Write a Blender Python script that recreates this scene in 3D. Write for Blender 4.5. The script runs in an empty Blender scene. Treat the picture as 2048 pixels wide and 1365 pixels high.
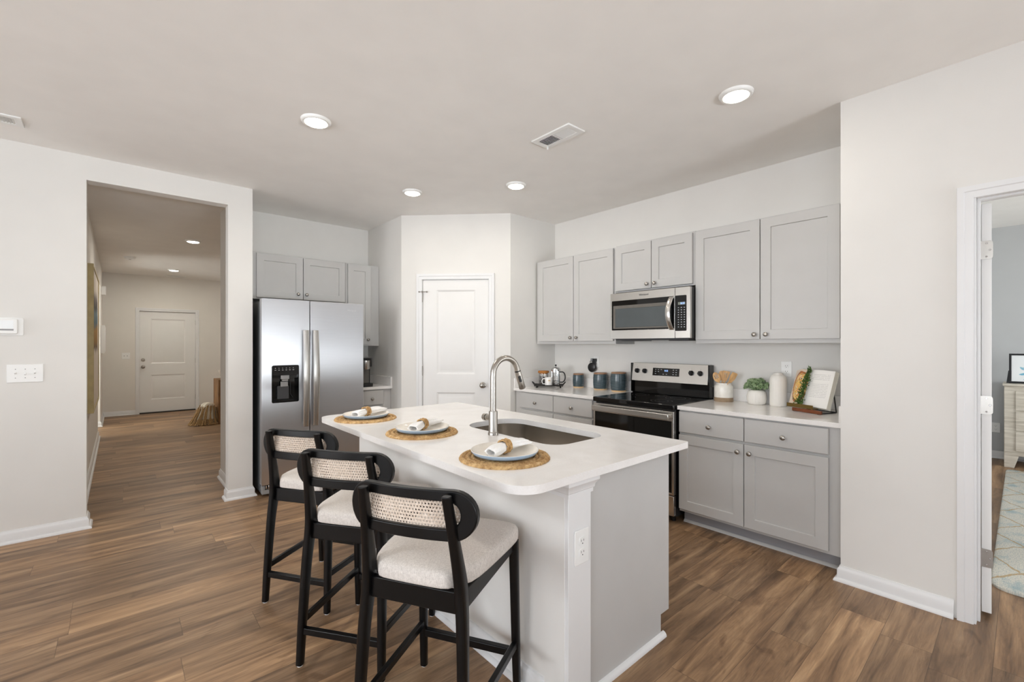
import bpy, bmesh, math, random
from mathutils import Vector, Matrix
random.seed(7)
PI = math.pi
scene = bpy.context.scene
COL = scene.collection
CEIL = 2.743

# ------------------------------------------------------------------ camera, world, light, exposure
cam_d = bpy.data.cameras.new('camera')
cam = bpy.data.objects.new('camera', cam_d)
COL.objects.link(cam)
cam.location = (0, 0, 1.353)
cam.rotation_euler = (PI/2, 0, math.radians(48.749 - 90))
cam_d.sensor_width = 36
cam_d.lens = 896.67/2048*36
cam_d.shift_y = 6.89/2048
cam_d.clip_start = 0.02
scene.camera = cam

world = bpy.data.worlds.new('world')
scene.world = world
world.use_nodes = True
bg = world.node_tree.nodes['Background']
bg.inputs['Color'].default_value = (0.78, 0.89, 1.0, 1)
bg.inputs['Strength'].default_value = 1.0

scene.view_settings.view_transform = 'Standard'
scene.view_settings.look = 'None'
scene.view_settings.gamma = 1
scene.view_settings.use_curve_mapping = False
scene.view_settings.exposure = -0.08
scene.cycles.use_denoising = True
scene.cycles.max_bounces = 10
scene.cycles.diffuse_bounces = 6
scene.cycles.glossy_bounces = 4
scene.cycles.transmission_bounces = 8
scene.cycles.sample_clamp_indirect = 6
scene.cycles.caustics_reflective = False
scene.cycles.caustics_refractive = False


def area(name, loc, rot, sx, sy, power, color, spread=PI):
    l = bpy.data.lights.new(name, 'AREA')
    l.shape = 'RECTANGLE'
    l.size, l.size_y = sx, sy
    l.energy = power
    l.color = color
    l.spread = spread
    o = bpy.data.objects.new(name, l)
    COL.objects.link(o)
    o.location = loc
    o.rotation_euler = rot
    return o


DAY = (0.91, 0.98, 1.07)
sun_d = bpy.data.lights.new('sun', 'SUN')
sun_d.energy = 4.0
sun_d.angle = math.radians(1.5)
sun_d.color = (1.0, 0.96, 0.90)
sun = bpy.data.objects.new('sun', sun_d)
COL.objects.link(sun)
sun.rotation_euler = (math.radians(56), 0, math.radians(-8))   # from behind the camera, through the rear windows onto the living room floor
# daylight through the living room and bedroom windows, plus two added fill lamps
area('daylight_living_east', (1.35, -4.75, 1.30), (PI/2, 0, 0), 2.3, 2.2, 8, DAY)
area('daylight_living_west', (-2.0, -4.75, 1.30), (PI/2, 0, 0), 2.6, 2.2, 9, DAY)
area('daylight_side', (-4.45, -1.2, 1.35), (PI/2, 0, -PI/2), 2.8, 2.0, 128, DAY)
area('range_wall_fill', (-4.45, 2.8, 1.30), (PI/2 + 0.08, 0, -PI/2), 2.4, 1.9, 31, (0.97, 0.98, 1.0), math.radians(70))  # added side fill to brighten the range wall, shines through an invented window
# added upward fill lamps outside the same windows, aimed to brighten the ceiling
area('ceiling_fill_east', (1.35, -4.95, 0.35), (PI/2 + 0.36, 0, 0), 2.2, 0.9, 36, (0.93, 0.99, 1.04), math.radians(55))
area('ceiling_fill_west', (-2.0, -4.95, 0.35), (PI/2 + 0.36, 0, 0), 2.5, 0.9, 41, (0.93, 0.99, 1.04), math.radians(55))
area('daylight_bedroom', (5.6, -3.72, 1.45), (PI/2, 0, 0), 2.2, 1.5, 170, (0.97, 0.99, 1.0))
area('passage_fill', (-1.45, 9.45, 1.3), (PI/2, 0, -PI/2), 0.8, 1.6, 30, (0.96, 1.0, 0.98))  # added lamp inside the closed passage, no window there; brightens the hall
CAN_POWER, HALL_CAN_POWER, REAR_FILL_POWER, LENS = (14.0, 3.0, 2.3, 5.0), 13, 24, 14.0
CAN_COLOR = (1.0, 0.95, 0.86)
REAR_FILL_COLOR = (0.92, 1.0, 1.08)


# ------------------------------------------------------------------ materials
def lin(c):
    return tuple(((x/255)/12.92 if x/255 <= 0.04045 else ((x/255 + 0.055)/1.055)**2.4) for x in c) + (1,)


class NT:
    def __init__(self, name):
        m = bpy.data.materials.new(name)
        m.use_nodes = True
        self.m, self.t = m, m.node_tree
        self.b = self.t.nodes['Principled BSDF']

    def n(self, typ, **kw):
        nd = self.t.nodes.new(typ)
        for k, v in kw.items():
            if k.startswith('i_'):
                nd.inputs[k[2:].replace('_', ' ')].default_value = v
            else:
                setattr(nd, k, v)
        return nd

    def l(self, a, b):
        self.t.links.new(a, b)

    def math(self, op, a, b=None, c=None):
        nd = self.t.nodes.new('ShaderNodeMath')
        nd.operation = op
        for i, x in enumerate((a, b, c)):
            if x is None:
                continue
            if isinstance(x, (int, float)):
                nd.inputs[i].default_value = x
            else:
                self.l(x, nd.inputs[i])
        return nd.outputs[0]

    def mix(self, fac, a, b, blend='MIX'):
        nd = self.t.nodes.new('ShaderNodeMix')
        nd.data_type = 'RGBA'
        nd.blend_type = blend
        for sock, x in ((nd.inputs[0], fac), (nd.inputs[6], a), (nd.inputs[7], b)):
            if isinstance(x, (int, float, tuple)):
                sock.default_value = x
            else:
                self.l(x, sock)
        return nd.outputs[2]

    def ramp(self, fac, stops, interp='LINEAR'):
        nd = self.t.nodes.new('ShaderNodeValToRGB')
        nd.color_ramp.interpolation = interp
        e = nd.color_ramp.elements
        while len(e) < len(stops):
            e.new(0.5)
        for el, (p, c) in zip(e, stops):
            el.position, el.color = p, c
        self.l(fac, nd.inputs[0])
        return nd.outputs[0]

    def coords(self, scale=(1, 1, 1), kind='Object'):
        tc = self.t.nodes.new('ShaderNodeTexCoord')
        mp = self.t.nodes.new('ShaderNodeMapping')
        mp.inputs['Scale'].default_value = scale
        self.l(tc.outputs[kind], mp.inputs['Vector'])
        return mp.outputs[0]

    def noise(self, vec, scale, detail=3, rough=0.5, dist=0):
        nd = self.n('ShaderNodeTexNoise')
        nd.inputs['Scale'].default_value = scale
        nd.inputs['Detail'].default_value = detail
        nd.inputs['Roughness'].default_value = rough
        nd.inputs['Distortion'].default_value = dist
        self.l(vec, nd.inputs['Vector'])
        return nd.outputs[0]

    def bump(self, h, strength, dist=0.002):
        nd = self.n('ShaderNodeBump')
        nd.inputs['Strength'].default_value = strength
        nd.inputs['Distance'].default_value = dist
        self.l(h, nd.inputs['Height'])
        self.l(nd.outputs[0], self.b.inputs['Normal'])


def paint(name, c, rough=0.5, var=0.02, vscale=6, bump=0.0, bscale=300, metal=0.0, spec=0.5, stretch=(1, 1, 1), coat=0.0, aniso=0.0):
    k = NT(name)
    v = k.coords(stretch)
    nz = k.noise(v, vscale, 3)
    base = lin(c)
    lo = tuple(x*(1 - var*3) for x in base[:3]) + (1,)
    hi = tuple(min(1, x*(1 + var*3)) for x in base[:3]) + (1,)
    k.l(k.ramp(nz, [(0.3, lo), (0.7, hi)]), k.b.inputs['Base Color'])
    k.b.inputs['Roughness'].default_value = rough
    k.b.inputs['Metallic'].default_value = metal
    k.b.inputs['Specular IOR Level'].default_value = spec
    k.b.inputs['Coat Weight'].default_value = coat
    k.b.inputs['Anisotropic'].default_value = aniso
    if bump:
        k.bump(k.noise(v, bscale, 2), bump, 0.001)
    return k.m


def emis(name, c, s):
    k = NT(name)
    k.b.inputs['Base Color'].default_value = (0.02, 0.02, 0.02, 1)
    k.b.inputs['Emission Color'].default_value = lin(c)
    k.b.inputs['Emission Strength'].default_value = s
    return k.m


def floor_mat():
    k = NT('vinyl_plank_floor')
    tc = k.n('ShaderNodeTexCoord')
    sp = k.n('ShaderNodeSeparateXYZ')
    k.l(tc.outputs['Object'], sp.inputs[0])
    X, Y = sp.outputs[0], sp.outputs[1]
    W, L = 0.178, 1.22
    yr = k.math('DIVIDE', k.math('ADD', Y, 20.03), W)
    row = k.math('FLOOR', yr)
    wn = k.n('ShaderNodeTexWhiteNoise', noise_dimensions='1D')
    k.l(row, wn.inputs['W'])
    xo = k.math('DIVIDE', k.math('ADD', k.math('ADD', X, 20.0), k.math('MULTIPLY', wn.outputs[0], L*3)), L)
    pl = k.math('FLOOR', xo)
    cb = k.n('ShaderNodeCombineXYZ')
    k.l(row, cb.inputs[0])
    k.l(pl, cb.inputs[1])
    wid = k.n('ShaderNodeTexWhiteNoise', noise_dimensions='3D')
    k.l(cb.outputs[0], wid.inputs['Vector'])
    pid = wid.outputs[0]
    # grain coordinates, shifted per plank
    gx = k.math('ADD', k.math('MULTIPLY', X, 1.5), k.math('MULTIPLY', pid, 37.0))
    gy = k.math('ADD', k.math('MULTIPLY', Y, 15.0), k.math('MULTIPLY', pid, 91.0))
    gv = k.n('ShaderNodeCombineXYZ')
    k.l(gx, gv.inputs[0])
    k.l(gy, gv.inputs[1])
    g1 = k.noise(gv.outputs[0], 1.0, 5, 0.62, 0.6)
    fv = k.n('ShaderNodeCombineXYZ')
    k.l(k.math('MULTIPLY', gx, 4.0), fv.inputs[0])
    k.l(k.math('MULTIPLY', gy, 9.0), fv.inputs[1])
    g2 = k.noise(fv.outputs[0], 1.0, 3, 0.6)
    kv = k.n('ShaderNodeCombineXYZ')
    k.l(k.math('MULTIPLY', gx, 1.6), kv.inputs[0])
    k.l(k.math('MULTIPLY', gy, 0.45), kv.inputs[1])
    kn = k.noise(kv.outputs[0], 1.3, 4, 0.55, 1.4)
    c1 = k.ramp(g1, [(0.22, lin((70, 52, 38))), (0.40, lin((124, 98, 74))), (0.56, lin((158, 128, 98))), (0.8, lin((198, 167, 132)))])
    tint = k.ramp(pid, [(0.0, (0.72, 0.70, 0.69, 1)), (0.35, (0.92, 0.91, 0.90, 1)), (0.65, (1.02, 0.98, 0.93, 1)), (1.0, (1.28, 1.24, 1.18, 1))])
    c2 = k.mix(1.0, c1, tint, 'MULTIPLY')
    f2 = k.ramp(g2, [(0.3, (0.82, 0.81, 0.80, 1)), (0.7, (1.12, 1.12, 1.12, 1))])
    c3 = k.mix(1.0, c2, f2, 'MULTIPLY')
    kd = k.ramp(kn, [(0.60, (1, 1, 1, 1)), (0.74, (0.55, 0.50, 0.47, 1))])
    c4 = k.mix(0.8, c3, kd, 'MULTIPLY')
    fy = k.math('FRACT', yr)
    fx = k.math('FRACT', xo)
    ey = k.math('MINIMUM', fy, k.math('SUBTRACT', 1.0, fy))
    ex = k.math('MULTIPLY', k.math('MINIMUM', fx, k.math('SUBTRACT', 1.0, fx)), L/W)
    e = k.math('LESS_THAN', k.math('MINIMUM', ex, ey), 0.0065)
    c5 = k.mix(k.math('MULTIPLY', e, 0.55), c4, lin((60, 44, 34)))
    k.l(c5, k.b.inputs['Base Color'])
    k.l(k.ramp(g2, [(0.2, (0.36, 0.36, 0.36, 1)), (0.8, (0.5, 0.5, 0.5, 1))]), k.b.inputs['Roughness'])
    k.b.inputs['Specular IOR Level'].default_value = 0.45
    k.bump(k.math('SUBTRACT', g2, k.math('MULTIPLY', e, 1.5)), 0.12, 0.002)
    return k.m


def wood_mat(name, dark, light, rough=0.45, sc=(3, 3, 30), scale=1.2):
    k = NT(name)
    v = k.coords(sc)
    g = k.noise(v, scale, 5, 0.6, 0.8)
    k.l(k.ramp(g, [(0.3, lin(dark)), (0.7, lin(light))]), k.b.inputs['Base Color'])
    k.b.inputs['Roughness'].default_value = rough
    k.bump(g, 0.1, 0.001)
    return k.m


def steel_mat(name, c, rough=0.27, sc=(2, 2, 400), aniso=0.6, rot=0.0):
    k = NT(name)
    v = k.coords(sc)
    nz = k.noise(v, 1.0, 3, 0.6)
    base = lin(c)
    k.l(k.ramp(nz, [(0.3, tuple(x*0.97 for x in base[:3]) + (1,)), (0.7, tuple(min(1, x*1.03) for x in base[:3]) + (1,))]), k.b.inputs['Base Color'])
    k.b.inputs['Roughness'].default_value = rough
    k.b.inputs['Metallic'].default_value = 1.0
    k.b.inputs['Anisotropic'].default_value = aniso
    k.b.inputs['Anisotropic Rotation'].default_value = rot
    tg = k.n('ShaderNodeTangent', direction_type='RADIAL', axis='Z')
    k.l(tg.outputs[0], k.b.inputs['Tangent'])
    return k.m


def quartz_mat():
    k = NT('white_quartz')
    v = k.coords()
    a = k.noise(v, 3.5, 5, 0.6, 1.0)
    b = k.noise(v, 160, 2)
    c = k.ramp(a, [(0.35, lin((236, 233, 230))), (0.6, lin((245, 243, 241)))])
    c2 = k.mix(0.12, c, k.ramp(b, [(0.35, lin((222, 219, 215))), (0.5, lin((247, 245, 243)))]))
    k.l(c2, k.b.inputs['Base Color'])
    k.b.inputs['Roughness'].default_value = 0.13
    return k.m


def fabric_mat(name, a, b, scale=(420, 420, 420), rough=0.9):
    k = NT(name)
    v = k.coords(scale)
    n1 = k.noise(v, 1.0, 2, 0.6)
    v2 = k.coords((90, 340, 90))
    n2 = k.noise(v2, 1.0, 3, 0.6)
    v3 = k.coords((340, 90, 90))
    n3 = k.noise(v3, 1.0, 3, 0.6)
    s = k.math('ADD', k.math('MULTIPLY', n1, 0.4), k.math('MULTIPLY', k.math('ADD', n2, n3), 0.3))
    k.l(k.ramp(s, [(0.36, lin(a)), (0.62, lin(b))]), k.b.inputs['Base Color'])
    k.b.inputs['Roughness'].default_value = rough
    k.b.inputs['Specular IOR Level'].default_value = 0.15
    k.b.inputs['Sheen Weight'].default_value = 0.2
    k.bump(s, 0.35, 0.0015)
    return k.m


def straw_mat(name, axis_scale=(60, 60, 60)):
    k = NT(name)
    v = k.coords(axis_scale)
    n1 = k.noise(v, 1.0, 4, 0.65, 0.8)
    n2 = k.noise(v, 0.22, 2, 0.5)
    c = k.ramp(n1, [(0.30, lin((70, 48, 26))), (0.42, lin((166, 124, 74))), (0.58, lin((206, 168, 114))), (0.75, lin((230, 205, 162)))])
    c2 = k.mix(0.35, c, k.ramp(n2, [(0.35, lin((150, 110, 62))), (0.65, lin((226, 194, 140)))]))
    k.l(c2, k.b.inputs['Base Color'])
    k.b.inputs['Roughness'].default_value = 0.75
    k.bump(n1, 0.5, 0.003)
    return k.m


def plate_mat():
    k = NT('two_tone_glaze')
    tc = k.n('ShaderNodeTexCoord')
    sp = k.n('ShaderNodeSeparateXYZ')
    k.l(tc.outputs['Normal'], sp.inputs[0])
    nz = k.noise(k.coords(), 20, 2)
    top = k.ramp(nz, [(0.3, lin((232, 226, 216))), (0.7, lin((240, 235, 226)))])
    side = k.ramp(nz, [(0.3, lin((158, 182, 205))), (0.7, lin((172, 194, 214)))])
    f = k.math('GREATER_THAN', sp.outputs[2], 0.25)
    k.l(k.mix(f, side, top), k.b.inputs['Base Color'])
    k.b.inputs['Roughness'].default_value = 0.12
    return k.m


def canister_mat():
    k = NT('reactive_glaze')
    tc = k.n('ShaderNodeTexCoord')
    sp = k.n('ShaderNodeSeparateXYZ')
    k.l(tc.outputs['Object'], sp.inputs[0])
    z = sp.outputs[2]
    nz = k.noise(k.coords((1, 1, 6)), 18, 3)
    glaze = k.ramp(nz, [(0.3, lin((56, 70, 77))), (0.7, lin((78, 93, 98)))])
    clay = lin((214, 182, 138))
    f = k.math('GREATER_THAN', z, 0.012)
    k.l(k.mix(f, clay, glaze), k.b.inputs['Base Color'])
    k.l(k.math('SUBTRACT', 0.7, k.math('MULTIPLY', f, 0.53)), k.b.inputs['Roughness'])
    return k.m


def crock_mat():
    k = NT('crock_glaze')
    tc = k.n('ShaderNodeTexCoord')
    sp = k.n('ShaderNodeSeparateXYZ')
    k.l(tc.outputs['Object'], sp.inputs[0])
    nz = k.noise(k.coords(), 30, 3)
    glaze = k.ramp(nz, [(0.3, lin((232, 228, 220))), (0.7, lin((242, 239, 232)))])
    clay = k.ramp(nz, [(0.3, lin((150, 128, 104))), (0.7, lin((166, 144, 118)))])
    f = k.math('GREATER_THAN', sp.outputs[2], 0.034)
    k.l(k.mix(f, clay, glaze), k.b.inputs['Base Color'])
    k.l(k.math('SUBTRACT', 0.75, k.math('MULTIPLY', f, 0.5)), k.b.inputs['Roughness'])
    return k.m


def glass_mat(name, c=(255, 255, 255), rough=0.0):
    k = NT(name)
    tr = k.n('ShaderNodeBsdfTransparent')
    tr.inputs[0].default_value = lin(c)
    gl = k.n('ShaderNodeBsdfGlossy')
    gl.inputs['Roughness'].default_value = 0.02
    fr = k.n('ShaderNodeFresnel')
    fr.inputs[0].default_value = 1.45
    mx = k.n('ShaderNodeMixShader')
    k.l(k.math('ADD', k.math('MULTIPLY', fr.outputs[0], 0.6), 0.02), mx.inputs[0])
    k.l(tr.outputs[0], mx.inputs[1])
    k.l(gl.outputs[0], mx.inputs[2])
    k.l(mx.outputs[0], k.t.nodes['Material Output'].inputs['Surface'])
    return k.m


def pizza_mat():
    # printed food photograph on the left page (generic)
    k = NT('printed_food_page')
    v = k.coords((1, 1, 1))
    vo = k.n('ShaderNodeTexVoronoi')
    vo.inputs['Scale'].default_value = 95
    k.l(v, vo.inputs['Vector'])
    n = k.noise(v, 60, 4, 0.65)
    sp = k.n('ShaderNodeSeparateColor')
    k.l(vo.outputs['Color'], sp.inputs[0])
    c = k.ramp(sp.outputs[0], [(0.0, lin((226, 160, 60))), (0.25, lin((244, 214, 140))), (0.45, lin((196, 74, 34))), (0.58, lin((246, 234, 206))), (0.72, lin((110, 58, 44))), (0.88, lin((222, 168, 70)))])
    c2 = k.mix(k.ramp(n, [(0.42, (0, 0, 0, 1)), (0.62, (0.75, 0.75, 0.75, 1))]), c, lin((240, 200, 110)))
    tc = k.n('ShaderNodeTexCoord')
    xy = k.n('ShaderNodeSeparateXYZ')
    k.l(tc.outputs['Object'], xy.inputs[0])
    ex = k.math('DIVIDE', k.math('ADD', xy.outputs[0], 0.058), 0.070)
    ez = k.math('DIVIDE', k.math('SUBTRACT', xy.outputs[2], 0.130), 0.108)
    d = k.math('ADD', k.math('SQRT', k.math('ADD', k.math('MULTIPLY', ex, ex), k.math('MULTIPLY', ez, ez))), k.math('MULTIPLY', k.math('SUBTRACT', n, 0.5), 0.25))
    c3 = k.mix(k.math('GREATER_THAN', d, 0.86), c2, lin((176, 104, 52)))
    c4 = k.mix(k.math('GREATER_THAN', d, 1.0), c3, lin((228, 208, 188)))
    k.l(c4, k.b.inputs['Base Color'])
    k.b.inputs['Roughness'].default_value = 0.35
    return k.m


def text_page_mat():
    k = NT('printed_text_page')
    tc = k.n('ShaderNodeTexCoord')
    sp = k.n('ShaderNodeSeparateXYZ')
    k.l(tc.outputs['Object'], sp.inputs[0])
    x, z = sp.outputs[0], sp.outputs[2]
    line = k.math('GREATER_THAN', k.math('FRACT', k.math('MULTIPLY', z, 95)), 0.62)
    nz = k.noise(k.coords((160, 1, 95)), 1.0, 1)
    ink = k.math('GREATER_THAN', nz, 0.40)
    inx = k.math('MULTIPLY', k.math('GREATER_THAN', x, 0.035), k.math('LESS_THAN', x, 0.14))
    inz = k.math('MULTIPLY', k.math('GREATER_THAN', z, 0.065), k.math('LESS_THAN', z, 0.225))
    gap = k.math('SUBTRACT', 1.0, k.math('MULTIPLY', k.math('GREATER_THAN', z, 0.165), k.math('LESS_THAN', z, 0.18)))
    f = k.math('MULTIPLY', k.math('MULTIPLY', k.math('MULTIPLY', line, ink), k.math('MULTIPLY', inx, inz)), gap)
    k.l(k.mix(k.math('MULTIPLY', f, 0.45), lin((240, 238, 234)), lin((176, 174, 172))), k.b.inputs['Base Color'])
    k.b.inputs['Roughness'].default_value = 0.5
    return k.m


def rug_mat():
    k = NT('woven_rug')
    tc = k.n('ShaderNodeTexCoord')
    sp = k.n('ShaderNodeSeparateXYZ')
    k.l(tc.outputs['Object'], sp.inputs[0])
    x, y = sp.outputs[0], sp.outputs[1]
    n1 = k.noise(k.coords((60, 160, 1)), 1.0, 4, 0.7)
    n2 = k.noise(k.coords((5, 9, 1)), 1.0, 3, 0.6)
    base = k.ramp(n1, [(0.3, lin((176, 186, 186))), (0.55, lin((228, 224, 212))), (0.75, lin((240, 236, 224)))])
    blue = k.mix(k.ramp(n2, [(0.5, (0, 0, 0, 1)), (0.7, (0.6, 0.6, 0.6, 1))]), base, lin((132, 172, 184)))
    # diamond lattice of golden yarn
    u = k.math('MULTIPLY', x, 1.9)
    w = k.math('MULTIPLY', y, 3.0)
    wob = k.math('MULTIPLY', k.math('SUBTRACT', n2, 0.5), 0.25)
    a = k.math('ABSOLUTE', k.math('SUBTRACT', k.math('FRACT', k.math('ADD', k.math('ADD', u, w), wob)), 0.5))
    b = k.math('ABSOLUTE', k.math('SUBTRACT', k.math('FRACT', k.math('SUBTRACT', u, k.math('ADD', w, wob))), 0.5))
    f = k.math('LESS_THAN', k.math('MINIMUM', a, b), 0.022)
    f2 = k.math('MULTIPLY', f, k.math('GREATER_THAN', n1, 0.42))
    k.l(k.mix(k.math('MULTIPLY', f2, 0.8), blue, lin((190, 158, 104))), k.b.inputs['Base Color'])
    k.b.inputs['Roughness'].default_value = 0.95
    k.bump(n1, 0.8, 0.008)
    return k.m


def abstract_mat():
    k = NT('abstract_painting')
    tc = k.n('ShaderNodeTexCoord')
    sp = k.n('ShaderNodeSeparateXYZ')
    k.l(tc.outputs['Object'], sp.inputs[0])
    x, z = sp.outputs[0], sp.outputs[2]
    n = k.noise(k.coords((2.2, 2.2, 2.2)), 1.0, 5, 0.6, 1.5)
    zz = k.math('ADD', z, k.math('MULTIPLY', k.math('SUBTRACT', n, 0.5), 0.25))
    c = k.ramp(k.math('DIVIDE', zz, 1.43), [(0.0, lin((212, 200, 186))), (0.38, lin((218, 206, 192))), (0.42, lin((92, 76, 52))), (0.47, lin((150, 112, 48))), (0.56, lin((168, 128, 60))), (0.60, lin((84, 108, 118))), (0.68, lin((110, 134, 142))), (0.73, lin((60, 58, 58))), (0.8, lin((120, 112, 108))), (0.86, lin((224, 214, 202)))])
    inx = k.math('MULTIPLY', k.math('GREATER_THAN', k.math('ADD', x, k.math('MULTIPLY', n, 0.5)), 0.45), k.math('LESS_THAN', k.math('ADD', x, k.math('MULTIPLY', n, 0.4)), 1.45))
    k.l(k.mix(inx, lin((222, 212, 198)), c), k.b.inputs['Base Color'])
    k.b.inputs['Roughness'].default_value = 0.7
    return k.m


def flower_mat():
    k = NT('blue_flower_print')
    tc = k.n('ShaderNodeTexCoord')
    sp = k.n('ShaderNodeSeparateXYZ')
    k.l(tc.outputs['Object'], sp.inputs[0])
    x, z = k.math('SUBTRACT', sp.outputs[0], 0.20), k.math('SUBTRACT', sp.outputs[2], 0.13)
    ang = k.math('ARCTAN2', z, x)
    r = k.math('SQRT', k.math('ADD', k.math('MULTIPLY', x, x), k.math('MULTIPLY', z, z)))
    n = k.noise(k.coords(), 14, 3)
    pet = k.math('ADD', 0.085, k.math('MULTIPLY', k.math('SINE', k.math('ADD', k.math('MULTIPLY', ang, 11), k.math('MULTIPLY', n, 5))), 0.045))
    f = k.math('LESS_THAN', r, pet)
    col = k.ramp(n, [(0.35, lin((120, 186, 212))), (0.65, lin((196, 226, 238)))])
    k.l(k.mix(f, lin((242, 246, 248)), col), k.b.inputs['Base Color'])
    k.b.inputs['Roughness'].default_value = 0.3
    return k.m


def granules_mat():
    k = NT('dark_coffee_beans')
    vo = k.n('ShaderNodeTexVoronoi')
    vo.inputs['Scale'].default_value = 150
    k.l(k.coords(), vo.inputs['Vector'])
    k.l(k.ramp(vo.outputs['Distance'], [(0.1, lin((70, 48, 38))), (0.7, lin((24, 16, 13)))]), k.b.inputs['Base Color'])
    k.b.inputs['Roughness'].default_value = 0.4
    return k.m


def leaf_mat(name, a, b, rough=0.5):
    k = NT(name)
    n = k.noise(k.coords(), 45, 3)
    k.l(k.ramp(n, [(0.3, lin(a)), (0.7, lin(b))]), k.b.inputs['Base Color'])
    k.b.inputs['Roughness'].default_value = rough
    k.b.inputs['Subsurface Weight'].default_value = 0.0
    return k.m


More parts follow.
